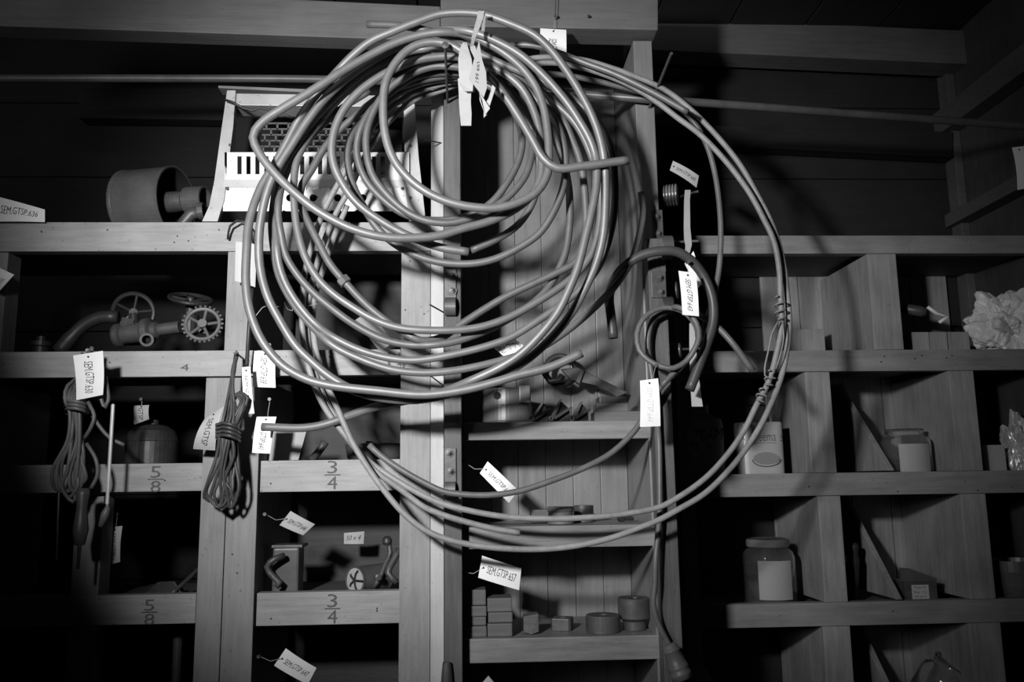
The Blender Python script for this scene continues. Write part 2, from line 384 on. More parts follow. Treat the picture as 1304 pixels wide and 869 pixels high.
# ------------------------------------------------------------------ gas pipe under the ceiling, lath
tag(link('iron_pipe', tube(B(), wpts([(-60, 100, 1.6), (200, 100, 1.6), (400, 101, 1.6), (520, 105, 1.57), (700, 117, 1.53), (835, 127, 1.475), (880, 130, 1.5), (1100, 146, 1.55), (1400, 168, 1.6)], 20), px(5.4, 1.55), 14), ST, smooth=True),
    'long grey iron pipe running across the whole wall under the top beams', 'pipe')
tag(link('wooden_lath', pquad([(278, 109), (402, 114), (402, 118), (278, 112)], 1.56, .03), BH, bevel=.0005), 'thin wooden lath lying across the top of the metal heater', 'lath')
# long nails
def rod(name, p0, Y0, p1, Y1, r, label, head=True, m=IR2):
    a, b = at(*p0, Y0), at(*p1, Y1); bm = B(); d = b-a; L = d.length
    pr = [(0, -.02), (r, -.02), (r, L)] + ([(r*2.6, L), (r*2.6, L+.002), (0, L+.003)] if head else [(0, L)])
    lathe(bm, a, d, pr, 14); return tag(link(name, bm, m, smooth=False), label, 'nail')
rod('long_nail', (570, 131), 1.46, (567, 58), 1.245, .0022, 'long headed nail in the left post carrying the big coils', True, IR2)
rod('long_nail', (827, 137), 1.5, (855, 68), 1.306, .0026, 'headless long nail at the top of the right post under the pipe', False, IR2)
rod('long_nail', (561, 182), 1.49, (541, 178), 1.44, .0012, 'thin nail sticking out left of the post below the pale cloth strips', False, IR)
rod('long_nail', (563, 397), 1.46, (547, 388), 1.40, .0014, 'thin rusty nail beside the upper iron bracket', False, IR)
rod('long_nail', (563, 490), 1.46, (547, 478), 1.41, .0012, 'thin nail beside the post just below the coil bottoms', False, IR)
# ------------------------------------------------------------------ coils
S = {}
S['T1'] = (11, CU, [(800,204,1.27),(770,208,1.27),(740,212,1.27),(709,214,1.27),(692,202,1.27),(678,178,1.27),(660,148,1.27),(640,118,1.27),(620,95,1.27),(600,76,1.265),(580,60,1.26),(560,54,1.26),(539,55,1.26),(519,64,1.26),(501,84,1.26),(491,106,1.26),(488,140,1.26),(492,178,1.26),(503,206,1.26),(519,226,1.26),(539,242,1.26),(560,253,1.26),(590,262,1.26),(630,265,1.26),(660,258,1.265),(684,244,1.27),(697,222,1.28),(699,190,1.29),(697,165,1.29),(693,140,1.29),(683,112,1.29),(664,86,1.29),(640,66,1.29),(615,52,1.29),(590,43,1.29),(560,41,1.29),(530,46,1.29),(500,56,1.29),(470,71,1.29),(440,88,1.28),(420,101,1.27),(390,120,1.265),(360,138,1.26),(337,153,1.26),(325,166,1.26),(322,176,1.26),(330,195,1.26),(350,221,1.26),(380,250,1.26),(410,272,1.26),(450,292,1.26),(490,302,1.265),(530,303,1.27),(560,300,1.28),(590,291,1.29),(620,283,1.3),(650,270,1.3),(676,250,1.31),(688,228,1.32),(690,200,1.32),(688,173,1.32),(680,142,1.32),(664,112,1.32),(640,92,1.31),(610,78,1.30),(580,72,1.30),(550,73,1.30),(520,80,1.30),(480,100,1.30),(450,124,1.30),(432,150,1.30),(423,180,1.30),(424,206,1.30),(436,234,1.30),(456,260,1.30),(489,284,1.31),(519,300,1.32),(560,315,1.32),(597,321,1.32)])
S['T2'] = (10, CU2, [(600,319,1.36),(630,306,1.36),(660,286,1.36),(680,254,1.36),(686,220,1.36),(683,185,1.36),(672,150,1.36),(655,125,1.35),(635,104,1.34),(600,89,1.33),(560,84,1.33),(539,88,1.33),(509,102,1.33),(489,120,1.33),(473,148,1.33),(466,178,1.33),(473,220,1.33),(491,246,1.33),(515,268,1.33),(539,280,1.33),(570,284,1.33),(600,278,1.33),(626,266,1.33),(650,248,1.34),(670,222,1.35),(678,190,1.36),(676,160,1.36),(660,128,1.36),(636,108,1.36),(600,95,1.36),(560,93,1.36),(525,100,1.36),(490,124,1.36),(466,150,1.36),(454,188,1.36),(464,226,1.36),(490,256,1.36),(520,275,1.36),(560,281,1.36),(600,274,1.36),(626,258,1.36),(644,236,1.36),(660,206,1.37),(665,180,1.38),(660,155,1.38),(645,128,1.38),(620,108,1.38),(590,100,1.38),(560,101,1.38),(520,112,1.38),(480,138,1.38),(452,165,1.36),(443,190,1.34),(446,225,1.34),(460,258,1.34),(480,290,1.34),(500,309,1.34),(529,325,1.34),(560,334,1.34),(600,336,1.34),(630,330,1.34),(660,316,1.34),(686,298,1.33),(703,274,1.33),(715,246,1.33),(720,218,1.33),(719,190,1.33),(711,162,1.33),(700,145,1.33),(686,130,1.33),(664,109,1.33),(640,93,1.33),(610,83,1.33),(580,80,1.33),(540,86,1.34),(505,106,1.35)])
S['T3'] = (11, CU, [(741,450,1.28),(700,468,1.28),(660,478,1.28),(630,487,1.28),(590,497,1.28),(540,503,1.28),(480,498,1.28),(420,491,1.28),(390,483,1.28),(360,466,1.28),(340,444,1.28),(330,428,1.28),(318,396,1.28),(313,360,1.28),(314,320,1.29),(316,290,1.30),(323,262,1.31),(334,235,1.32),(350,209,1.33),(366,180,1.33),(380,153,1.33),(397,128,1.32),(425,96,1.30),(450,70,1.29),(473,52,1.28),(500,40,1.28),(530,28,1.28),(560,18,1.28),(590,16,1.27),(618,19,1.27),(650,30,1.27),(680,44,1.27),(700,62,1.27),(720,88,1.27),(740,120,1.27),(755,150,1.27),(765,180,1.28),(770,210,1.29),(771,250,1.29),(768,300,1.29),(759,336,1.30),(745,368,1.31),(727,400,1.32),(708,424,1.32),(684,448,1.32),(660,466,1.31),(630,482,1.30),(600,493,1.30),(560,505,1.31),(520,510,1.31),(480,506,1.31),(452,498,1.31),(420,480,1.31),(396,460,1.31),(376,440,1.31),(356,408,1.31),(340,376,1.31),(331,340,1.31),(330,300,1.31),(333,275,1.31),(340,245,1.31),(352,216,1.31),(372,184,1.31),(390,156,1.31),(410,130,1.31),(430,110,1.31),(452,92,1.31),(480,74,1.31),(510,58,1.31),(540,45,1.31),(566,38,1.30),(592,39,1.28),(620,47,1.27),(660,68,1.27),(690,94,1.27),(720,128,1.27),(740,158,1.27),(752,180,1.28),(759,204,1.29),(759,240,1.28),(751,280,1.27),(745,305,1.27),(736,340,1.27),(725,368,1.27),(710,398,1.27),(690,424,1.28),(664,450,1.28),(640,466,1.28),(600,485,1.29),(560,501,1.33),(520,510,1.35),(480,518,1.37),(450,528,1.38),(420,539,1.39),(390,545,1.40),(334,544,1.41)])
S['T4'] = (10, CU, [(816,246,1.45),(819,270,1.44),(814,300,1.43),(804,332,1.42),(785,362,1.40),(769,380,1.39),(739,408,1.38),(710,430,1.37),(690,442,1.35),(660,453,1.33),(620,464,1.32),(580,472,1.32),(540,475,1.32),(500,471,1.32),(460,458,1.32),(424,440,1.32),(396,414,1.34),(372,384,1.35),(355,350,1.36),(349,320,1.36),(346,290,1.36),(348,262,1.35),(354,230,1.34),(364,206,1.34),(380,180,1.34),(398,155,1.34),(415,136,1.34),(440,112,1.34),(465,92,1.33),(490,78,1.33),(520,63,1.32),(550,57,1.31),(580,57,1.31),(605,66,1.31),(645,84,1.32),(700,108,1.33),(742,136,1.33),(766,162,1.33),(779,195,1.32),(783,230,1.32),(782,270,1.33),(774,310,1.34),(762,340,1.35),(740,368,1.35),(712,390,1.35),(680,412,1.34),(650,430,1.33),(620,441,1.33),(580,451,1.33),(530,459,1.33),(500,457,1.33),(470,450,1.33),(440,438,1.33),(410,420,1.33),(386,396,1.33),(366,366,1.33),(356,340,1.33),(352,310,1.34),(352,275,1.35),(358,240,1.35),(368,212,1.35),(384,184,1.35),(400,162,1.35),(418,140,1.35),(440,117,1.35),(465,97,1.34),(495,78,1.33),(520,66,1.32),(550,62,1.31),(590,66,1.32),(630,80,1.34),(670,102,1.35),(705,130,1.35),(733,158,1.35),(752,196,1.35),(764,240,1.35),(764,280,1.35),(755,320,1.34),(735,348,1.33),(710,368,1.33),(680,387,1.33),(644,406,1.32),(610,417,1.32),(570,421,1.31),(510,418,1.31),(476,407,1.31),(450,392,1.31),(424,374,1.31),(404,354,1.31),(388,326,1.31),(379,295,1.32),(375,265,1.32),(374,235,1.32),(378,205,1.33),(392,176,1.34),(412,150,1.35),(436,122,1.36),(465,100,1.36),(500,82,1.36)])
S['T5'] = (10, CU2, [(468,31,1.33),(500,32,1.32),(530,36,1.31),(560,43,1.31),(584,52,1.31),(610,66,1.33),(640,86,1.34),(670,106,1.35),(698,130,1.35),(717,152,1.35),(728,176,1.35),(739,206,1.35),(745,250,1.35),(746,290,1.35),(742,318,1.35),(733,334,1.35),(710,347,1.35),(680,361,1.35),(644,378,1.35),(620,392,1.36),(586,414,1.36),(562,430,1.35),(536,434,1.34),(510,421,1.33),(480,400,1.33),(460,382,1.33),(438,358,1.33),(420,336,1.33),(402,302,1.33),(390,278,1.34),(382,256,1.35),(385,235,1.36),(396,218,1.37),(412,190,1.37),(430,168,1.37),(450,150,1.37),(480,126,1.37),(520,107,1.37),(560,98,1.37),(600,96,1.37),(650,112,1.37),(690,150,1.37),(712,190,1.37),(723,230,1.37),(726,270,1.37),(721,318,1.37),(713,340,1.36),(700,364,1.36),(680,385,1.35),(650,405,1.34),(610,425,1.34),(575,436,1.34),(530,440,1.34),(490,433,1.34),(452,414,1.34),(424,394,1.34),(400,374,1.34),(380,352,1.34),(364,326,1.34),(358,300,1.34),(354,270,1.34),(360,232,1.35),(376,200,1.36),(398,172,1.37),(430,142,1.38),(470,116,1.38)])
S['T6'] = (7.6, CB, [(662,679,1.40),(630,674,1.40),(590,664,1.40),(564,656,1.40),(540,646,1.40),(508,622,1.40),(480,602,1.40),(455,574,1.40),(432,545,1.40),(414,520,1.40),(400,490,1.40),(390,455,1.40),(385,420,1.40),(385,390,1.40),(388,350,1.40),(398,310,1.40),(412,270,1.40),(432,232,1.40),(456,190,1.40),(484,150,1.40),(520,122,1.40),(560,108,1.40),(600,100,1.40),(660,86,1.40),(700,80,1.40),(740,86,1.40),(780,99,1.40),(810,113,1.40),(838,131,1.40),(860,148,1.40),(892,172,1.40),(923,204,1.40),(945,232,1.40),(957,250,1.40),(971,276,1.40),(985,306,1.40),(992,340,1.40),(994,380,1.40),(995,418,1.40),(989,450,1.40),(979,486,1.40),(963,517,1.40),(950,544,1.40),(935,568,1.40),(910,598,1.40),(890,616,1.40),(860,636,1.40),(840,646,1.40),(801,654,1.40),(755,659,1.40),(698,661,1.40),(640,658,1.40),(590,649,1.40),(564,642,1.40),(540,632,1.40),(508,614,1.40),(470,588,1.41),(450,566,1.41),(438,546,1.42),(420,520,1.42),(406,490,1.42),(396,455,1.42),(391,420,1.42),(392,390,1.42),(400,350,1.42),(412,310,1.42),(428,272,1.42),(446,240,1.42),(470,190,1.42),(500,150,1.42),(530,126,1.42),(560,116,1.42),(620,94,1.42),(680,74,1.42),(740,76,1.42),(780,87,1.42),(800,94,1.42),(846,114,1.42),(880,140,1.42),(910,170,1.42),(936,201,1.42),(950,222,1.42),(962,244,1.42),(981,281,1.42),(993,316,1.42),(999,345,1.42),(1003,380,1.42),(1005,410,1.42),(1002,446,1.41),(995,480,1.40),(983,512,1.40),(967,545,1.39),(944,580,1.39),(920,608,1.39),(896,630,1.38),(866,648,1.38),(836,664,1.38),(810,674,1.38),(780,685,1.38),(730,696,1.38),(680,700,1.38),(620,697,1.38),(580,690,1.38),(550,680,1.38),(530,668,1.38),(510,650,1.38),(490,626,1.38),(470,598,1.38),(450,566,1.38),(438,540,1.38),(425,510,1.39),(411,480,1.40),(403,450,1.41),(399,420,1.42),(400,384,1.43),(411,345,1.43),(426,300,1.43),(442,262,1.43)])
S['T7'] = (8.5, CU, [(876,143,1.36),(850,128,1.36),(830,117,1.36),(780,93,1.36),(750,82,1.37),(713,68,1.38),(690,60,1.39),(670,57,1.40),(652,58,1.40),(620,66,1.41),(585,82,1.42),(550,98,1.42),(510,118,1.42),(480,146,1.42),(460,180,1.42),(440,215,1.42)])
S['T8'] = (7.8, RB2, [(470,567,1.42),(484,580,1.42),(510,598,1.42),(540,615,1.41),(564,626,1.40),(580,629,1.40),(620,631,1.40),(660,626,1.40),(698,614,1.40),(744,596,1.41),(776,579,1.42),(800,558,1.42),(814,541,1.42),(828,515,1.43),(842,492,1.43),(865,470,1.43),(884,446,1.44),(897,415,1.44),(906,388,1.44),(912,364,1.44),(916,340,1.44),(918,300,1.44),(916,260,1.44),(911,224,1.44),(904,196,1.44),(896,176,1.44),(884,156,1.43),(870,141,1.43),(845,127,1.43),(780,108,1.44),(720,96,1.44),(660,92,1.44)])
LAB = {'T1': ('copper_coil', 'innermost coil of thick tube with its bent end pointing right above the bay'),
 'T2': ('copper_coil', 'dull inner coil of tube behind the front small circle, looped over the long nail'),
 'T3': ('copper_coil', 'outermost bright coil of thick tube, one cut end resting over the lowest left tag'),
 'T4': ('copper_coil', 'coil of tube whose free end rises along the right post above the black hose'),
 'T5': ('copper_coil', 'coil of tube with a hexagonal coupling, its cut end pointing left before the beam'),
 'T6': ('pipe_coil', 'widest loops of thin speckled grey pipe sweeping out past the right post'),
 'T7': ('copper_tube', 'thin bright tube ending just past the right post beside the headless nail'),
 'T8': ('rubber_pipe', 'thin grey pipe curving from the left rack past the white tag up the right side')}
smp = {k: spline(v[2], 7.0) for k, v in S.items()}
ids = []; P = []; R = []; off = {}
for k, a in smp.items():
    off[k] = (len(P), len(P)+len(a)); P += list(a); R += [S[k][0]/2*1.02]*len(a); ids += [k]*len(a)
P = np.array(P); R = np.array(R); Yv = P[:, 2].copy(); N = len(P); Y0 = Yv.copy()
dx = P[:, None, 0]-P[None, :, 0]; dy = P[:, None, 1]-P[None, :, 1]; d2 = dx*dx+dy*dy; rs = R[:, None]+R[None, :]
I, J = np.nonzero(np.triu(d2 < rs*rs, 1))
ida = np.array([list(off).index(i) for i in ids])
keep = ~((ida[I] == ida[J]) & (np.abs(I-J) < 12)); I, J = I[keep], J[keep]
need = np.sqrt(np.maximum(rs[I, J]**2-d2[I, J], 0))*1.36/F
sg = np.where(Yv[J] >= Yv[I], 1.0, -1.0)
sg = np.where(np.abs(Y0[J]-Y0[I]) < 1e-9, 1.0, sg)
for it in range(260):
    gap = (Yv[J]-Yv[I])*sg; viol = np.maximum(need-gap, 0)*.5
    mvd = np.zeros(N); cnt = np.zeros(N)
    np.add.at(mvd, J, sg*viol); np.add.at(mvd, I, -sg*viol); np.add.at(cnt, J, viol > 0); np.add.at(cnt, I, viol > 0)
    Yv += mvd/np.maximum(cnt, 1)
    Yv += (Y0-Yv)*.004
    for a, b in off.values():
        y = Yv[a:b]; y[1:-1] = y[1:-1]*.3+(y[:-2]+y[2:])*.35
        Yv[a:b] = y
    Yv = np.clip(Yv, 1.18, 1.452)
for k, (a, b) in off.items():
    w_, m_, _ = S[k]; pts = [at(P[i, 0], P[i, 1], Yv[i]) for i in range(a, b)]
    bm = tube(B(), pts, px(w_/2, 1.33 if k in ('T1', 'T2', 'T3', 'T4', 'T5') else 1.40), 12, hollow=True)
    o = link(LAB[k][0], bm, m_, smooth=True)
    tag(o, LAB[k][1], 'coil' if 'coil' in LAB[k][0] else 'pipe')
    if k == 'T5':
        i = min(range(a, b), key=lambda q: (P[q, 0]-438)**2+(P[q, 1]-358)**2)
        c = at(P[i, 0], P[i, 1], Yv[i]); dd = (at(P[i+1, 0], P[i+1, 1], Yv[i+1])-at(P[i-1, 0], P[i-1, 1], Yv[i-1])).normalized()
        link('hex_coupling', lathe(B(), c-dd*.006, dd, [(0, 0), (.0095, 0), (.0105, .001), (.0105, .011), (.0095, .012), (0, .012)], 6), CU2, o)
        c = at(597, 321, 1.33)
# ------------------------------------------------------------------ hoses on the right post
tag(link('rubber_hose', tube(B(), wpts([(781,431,1.44),(778,402,1.44),(776,376,1.43),(786,350,1.42),(802,334,1.41),(818,325,1.405),(840,320,1.40),(862,321,1.40),(880,332,1.405),(896,352,1.41),(907,380,1.41),(908,410,1.41),(900,438,1.41),(890,466,1.41),(878,497,1.41)]), px(6.4, 1.41), 14, hollow=True), RUB, smooth=True),
    'thick black rubber hose arched through the strap on the right post', 'hose')
tag(link('hose_ring', tube(B(), wpts([(842,492,1.40),(860,473,1.40),(876,458,1.40),(887,440,1.40),(889,425,1.40),(882,408,1.405),(868,396,1.41),(850,392,1.415),(832,396,1.415),(818,408,1.41),(811,426,1.405),(814,446,1.40),(826,459,1.395),(842,467,1.39),(858,469,1.385),(874,460,1.385),(884,446,1.38),(890,430,1.38),(887,412,1.385),(876,398,1.39),(862,391,1.40),(852,392,1.425)]), px(3.6, 1.4), 12, hollow=True), RB2, smooth=True),
    'small ring of grey rubber hose hanging above the brightest white tag', 'hose')
tag(link('hose_offcut', tube(B(), wpts([(856,393,1.44),(875,394,1.44),(893,403,1.43),(915,418,1.42),(935,440,1.41),(948,458,1.41),(959,473,1.41)]), px(4.2, 1.42), 12, hollow=True), RB2, smooth=True),
    'straightish hose end slanting down to the right from the small ring', 'hose')
fc = thing('lamp_flex', at(862, 868, 1.43), 'long rubber flex hanging down the right post to a ridged lamp socket', 'cable')
link('flex', tube(B(), wpts([(848,398,1.44),(832,406,1.44),(826,424,1.44),(825,446,1.44),(829,472,1.44),(834,510,1.44),(839,560,1.45),(840,610,1.445),(840,650,1.44),(838,680,1.44),(835,710,1.435),(834,745,1.435),(832,768,1.435),(836,788,1.44),(842,803,1.44),(850,818,1.44),(855,830,1.44)]), px(3.6, 1.44), 12), RB2, fc, smooth=True)
link('socket', lathe(B(), at(852, 820, 1.43), at(870, 868, 1.42)-at(852, 820, 1.43), [(0, 0), (.008, 0), (.012, .004), (.0125, .010), (.0145, .011), (.0145, .013), (.013, .014), (.0165, .036), (.018, .038), (.0165, .041), (.0165, .046), (.0185, .048), (.0170, .051), (.0160, .058), (0, .059)], 28), RB2, fc, smooth=True)
# wire ties on the wide loops
def helix(p0, p1, Y, turns, R, r):
    a, b = at(*p0, Y), at(*p1, Y); d = (b-a); L = d.length; dn = d.normalized(); u = dn.orthogonal().normalized(); v = dn.cross(u)
    return [a+d*(k/(turns*12))+(u*math.cos(k*math.pi/6)+v*math.sin(k*math.pi/6))*R for k in range(turns*12+1)]
bm = B(); tube(bm, helix((994, 378), (993, 408), 1.395, 3, .0085, .001), .0015, 6)
tube(bm, wpts([(992,408,1.385),(983,425,1.385),(979,445,1.385),(974,468,1.385),(974,478,1.385),(982,484,1.39),(984,476,1.39)]), .0016, 6)
tube(bm, wpts([(996,408,1.385),(998,430,1.385),(993,455,1.385),(988,470,1.39)]), .0013, 6)
tube(bm, helix((984, 474), (977, 492), 1.395, 2, .008, .001), .0017, 6); tube(bm, helix((974, 498), (966, 512), 1.392, 2, .0085, .001), .0017, 6)
tag(link('tie_wire', bm, CB, smooth=True), 'twisted tie wire binding the wide grey pipe loops at far right', 'wire')
# ------------------------------------------------------------------ insulators and ribbon
def spool(c, r, h, lab, ax=(1, -.35, 0), n=5):
    pr = [(0, 0), (r*.7, 0)]
    for i in range(n): pr += [(r, h*(i+.15)/n), (r, h*(i+.6)/n), (r*.82, h*(i+.85)/n)]
    pr += [(r*.6, h), (0, h)]
    return tag(link('cord_spool', lathe(B(), c, ax, pr, 28), POR, smooth=False), lab, 'spool')
spool(at(845, 250, 1.55), .021, .028, 'ridged spool just below the dim slanting tag beside the right post')
spool(at(847, 371, 1.53), .017, .024, 'ridged spool half hidden behind the hanging written tag')
spool(at(852, 447, 1.53), .014, .022, 'ridged spool seen inside the small hose ring')
rod('iron_peg', (866, 251), 1.55, (888, 244), 1.45, .0022, 'upper iron peg holding the pale ribbon', False)
rod('iron_peg', (850, 309), 1.50, (890, 307), 1.44, .0022, 'lower iron peg through the pale ribbon', False)
rod('iron_peg', (868, 445), 1.53, (898, 444), 1.46, .0022, 'iron peg behind the small hose ring', False)
def ribbon(bm, pts, w, Y, dyd=.002):
    L, Rr = [], []
    for i, (x, y, ww) in enumerate(pts):
        q = Y+.004*math.sin(i*1.7)
        L.append(at(x-ww/2, y, q)); Rr.append(at(x+ww/2, y, q+.003))
    for i in range(len(pts)-1):
        hexa(bm, [L[i], Rr[i], Rr[i+1], L[i+1]], dyd)
    return bm
tag(link('pale_ribbon', ribbon(B(), [(876,242,7),(875,255,7),(875,270,7.5),(875,290,8),(876,305,9),(877,312,8),(875,325,5)], 8, 1.445), CL), 'pale folded ribbon looped over two iron pegs by the right post', 'ribbon')
# ------------------------------------------------------------------ tags
def bil(c, Y, bend=0, twist=0):
    pts = [at(x, y, Y+dy) for (x, y), dy in zip(c, (0, twist, twist, 0))]
    def fn(u, v, o=0):
        p = pts[0]*(1-u)*(1-v)+pts[1]*u*(1-v)+pts[2]*u*v+pts[3]*(1-u)*v
        return p+Vector((0, bend*4*u*(1-u)+o, 0))
    return fn
def ptag(c, Y, s, label, bend=-.004, twist=0, m=PA, pin=None, ink=None, u0=.17, u1=.90, v0=.36, v1=.66, name='paper_tag', hole=True, group=None):
    fn = bil(c, Y, bend, twist); bm = B(); nu, nv = 12, 3
    G = [[[bm.verts.new(fn(i/nu, j/nv, o)) for j in range(nv+1)] for i in range(nu+1)] for o in (0, .0008)]
    for o in (0, 1):
        for i in range(nu):
            for j in range(nv): bm.faces.new((G[o][i][j], G[o][i+1][j], G[o][i+1][j+1], G[o][i][j+1]))
    per = [(i, 0) for i in range(nu)]+[(nu, j) for j in range(nv)]+[(i, nv) for i in range(nu, 0, -1)]+[(0, j) for j in range(nv, 0, -1)]
    for k in range(len(per)):
        a, b = per[k], per[(k+1) % len(per)]; bm.faces.new((G[0][a[0]][a[1]], G[0][b[0]][b[1]], G[1][b[0]][b[1]], G[1][a[0]][a[1]]))
    o = tag(link(name, bm, m, smooth=False), label, 'tag', group)
    if s: text_on(lambda u, v: fn(u, v, -.0007), s, u0, u1, v0, v1, ink or INK, o, wob=.02)
    if hole:
        h = fn(.08, .5, -.0009); b = B(); lathe(b, h, (0, -1, 0), [(0, 0), (.0016, 0), (.0016, .0004), (0, .0005)], 10); link('eyelet', b, INK, o)
        if pin:
            e = at(*pin); mid = (h+e)/2-Vector((0, 0, .006)); b = B()
            tube(b, [h, h*.6+mid*.4+Vector((.002, 0, .001)), mid, mid*.4+e*.6, e], .0005, 5); link('string', b, STR, o)
            b = B(); lathe(b, e+Vector((0, .012, 0)), (0, -1, 0), [(0, 0), (.0012, 0), (.0012, .016), (.003, .016), (.003, .018), (0, .018)], 10); link('pin', b, IR2, o)
    return o
# corner order: text start/top, text end/top, text end/bottom, text start/bottom
ptag([(131,447),(131,503),(97,510),(93,453)], 1.40, 'SEM.GTSP.630', 'bright tag lettered 630 on the cord bundle at far left', .004)
ptag([(-25,245),(57,267),(57,283),(-25,283)], 1.49, 'SEM.GTSP.636', 'tag lettered 636 on the top left shelf, cut by the left photo edge', u0=.33, v0=.3)
ptag([(-14,335),(18,350),(-2,372),(-34,356)], 1.47, 'SEM.GTSP.635', 'tag corner poking in at the left edge below the top shelf')
ptag([(351,449),(351,494),(322,493),(324,447)], 1.475, 'SEM.GTSP.638', 'tag lettered 638 on the second shelf edge beside the black cord', pin=(344, 440, 1.49))
ptag([(352,531),(344,578),(321,577),(327,531)], 1.455, 'SEM.GTSP.641', 'tag lettered 641 behind the cut end of the lowest tube', pin=(344, 509, 1.47))
ptag([(319,467),(324,527),(312,527),(308,468)], 1.44, 'SEM.GTSP.6', 'narrow edge-on white tag hanging at the black cord hank', twist=.01)
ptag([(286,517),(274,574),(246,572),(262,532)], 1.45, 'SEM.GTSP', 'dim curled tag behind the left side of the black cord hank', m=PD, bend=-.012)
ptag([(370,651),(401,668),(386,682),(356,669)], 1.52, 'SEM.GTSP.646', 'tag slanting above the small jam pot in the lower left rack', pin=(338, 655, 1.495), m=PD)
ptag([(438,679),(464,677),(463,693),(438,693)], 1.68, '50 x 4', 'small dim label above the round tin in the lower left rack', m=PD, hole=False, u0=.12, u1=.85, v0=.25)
ptag([(364,826),(403,851),(392,872),(349,848)], 1.50, 'SEM.GTSP.647', 'tag lettered 647 at the bottom of the left rack', pin=(330, 836, 1.495))
ptag([(625,440),(654,431),(671,443),(643,455)], 1.43, 'SEM.GTSP.6', 'tag half covered by the coil bottoms over the bay', hole=False, u0=.05, v0=.3, v1=.75)
ptag([(621,588),(660,625),(648,641),(611,603)], 1.50, 'SEM.GTSP.655', 'curled tag hanging behind the thin grey pipe in the bay', bend=-.012, pin=(590, 588, 1.5))
ptag([(614,708),(664,724),(661,752),(609,736)], 1.49, 'SEM.GTSP.657', 'tag lettered 657 above the stacked blocks', pin=(590, 729, 1.5), v0=.32, v1=.68)
ptag([(838,482),(841,543),(815,544),(815,485)], 1.35, 'SEM.GTSP.644', 'brightest white tag, hanging under the small hose ring', ink=mat('faded_ink', .6, .7), pin=(835, 466, 1.39))
ptag([(886,348),(890,403),(869,401),(864,345)], 1.37, 'SEM.GTSP.643', 'tag lettered 643 hanging inside the thick hose arch', pin=(876, 334, 1.39))
ptag([(883,320),(894,362),(886,370),(872,336)], 1.43, '', 'white blank tag sticking out behind the tag lettered 643', hole=False)
ptag([(884,410),(895,518),(881,518),(878,412)], 1.46, '', 'long narrow paper strip hanging behind the hose ends', hole=False, m=PD, bend=.006)
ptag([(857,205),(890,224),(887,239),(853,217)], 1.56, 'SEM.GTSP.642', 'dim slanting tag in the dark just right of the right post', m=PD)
ptag([(721,38),(721,82),(687,82),(688,36)], 1.455, 'SEM.GTSP.639', 'tag hanging from a nail on the top beam behind the tubes', pin=(707, 22, 1.46), u0=.3)
ptag([(1304,186),(1306,240),(1296,242),(1289,188)], 1.5, '', 'white tag cut by the right photo edge on the side wall', hole=True, m=PA)
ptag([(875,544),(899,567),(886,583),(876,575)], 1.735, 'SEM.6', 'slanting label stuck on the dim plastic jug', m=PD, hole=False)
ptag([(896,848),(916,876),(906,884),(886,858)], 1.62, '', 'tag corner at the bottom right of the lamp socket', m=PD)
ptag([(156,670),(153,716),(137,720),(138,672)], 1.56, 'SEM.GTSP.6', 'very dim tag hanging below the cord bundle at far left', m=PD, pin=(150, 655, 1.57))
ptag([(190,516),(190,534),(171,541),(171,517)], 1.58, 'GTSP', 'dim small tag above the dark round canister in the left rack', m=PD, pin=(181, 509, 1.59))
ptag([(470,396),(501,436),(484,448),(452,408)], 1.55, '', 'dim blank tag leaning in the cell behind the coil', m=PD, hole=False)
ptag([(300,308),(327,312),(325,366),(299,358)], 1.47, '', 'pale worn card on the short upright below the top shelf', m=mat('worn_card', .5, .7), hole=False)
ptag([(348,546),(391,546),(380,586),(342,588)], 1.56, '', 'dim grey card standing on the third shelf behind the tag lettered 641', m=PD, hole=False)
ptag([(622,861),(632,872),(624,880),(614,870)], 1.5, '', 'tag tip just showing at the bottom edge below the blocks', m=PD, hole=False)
# long thread and nail on the top beam
tag(link('hanging_thread', tube(B(), [at(708, -6, 1.455), at(707, 20, 1.455)], .0007, 6), IR), 'dark thread from above the frame to the nail on the top beam', 'thread')
tag(link('beam_screw', nail(B(), at(749, 23, 1.47), .0018, .006), IR), 'small screw in the top beam right of the hanging thread', 'screw')
# cloth strips on the top of the coils
cl = thing('cloth_strip_tag', at(600, 160, 1.22), 'white cloth strips and a twisted tag knotted round the top of the coils', 'tag')
bm = B(); ribbon(bm, [(613,14,8),(611,24,8),(607,36,7),(603,48,5),(601,58,4)], 8, 1.232); ribbon(bm, [(616,15,5),(616,28,4),(615,40,4)], 5, 1.236); link('knot_strip', bm, CL, cl)
bm = B(); ribbon(bm, [(592,54,5),(591,62,11),(592,75,17),(593,90,18),(594,105,17),(597,116,10)], 8, 1.222, .003); link('cloth_fold', bm, CL, cl)
bm = B(); ribbon(bm, [(591,100,16),(592,115,16),(592,130,15),(593,145,15),(593.5,160,13)], 8, 1.232, .002); link('cloth_strip', bm, CL, cl)
bm = B(); ribbon(bm, [(600,58,9),(604,75,14),(605,90,14),(603,105,10),(601,117,6)], 8, 1.235); link('cloth_fold', bm, CL, cl)
bm = B(); hexa(bm, [at(x, y, 1.218) for x, y in ((608,100),(611,128),(618,146),(624,138),(620,118))][:4]+[at(607, 112, 1.218)], .0015); hexa(bm, [at(x, y, 1.225) for x, y in ((616,150),(616,140),(627,108),(631,112),(620,146))], .0015); link('cloth_loop', bm, CL, cl)
bm = B(); hexa(bm, [at(x, y, 1.21) for x, y in ((610,52),(614,76),(619,92),(620,112),(616,124),(597,100))], .001); tg = link('twisted_tag', bm, mat('shaded_card', .3, .7), cl)
fn = bil([(612,72),(611,108),(603,106),(606,78)], 1.209); text_on(lambda u, v: fn(u, v, 0), '199 661', .1, .95, .2, .8, INK, tg)
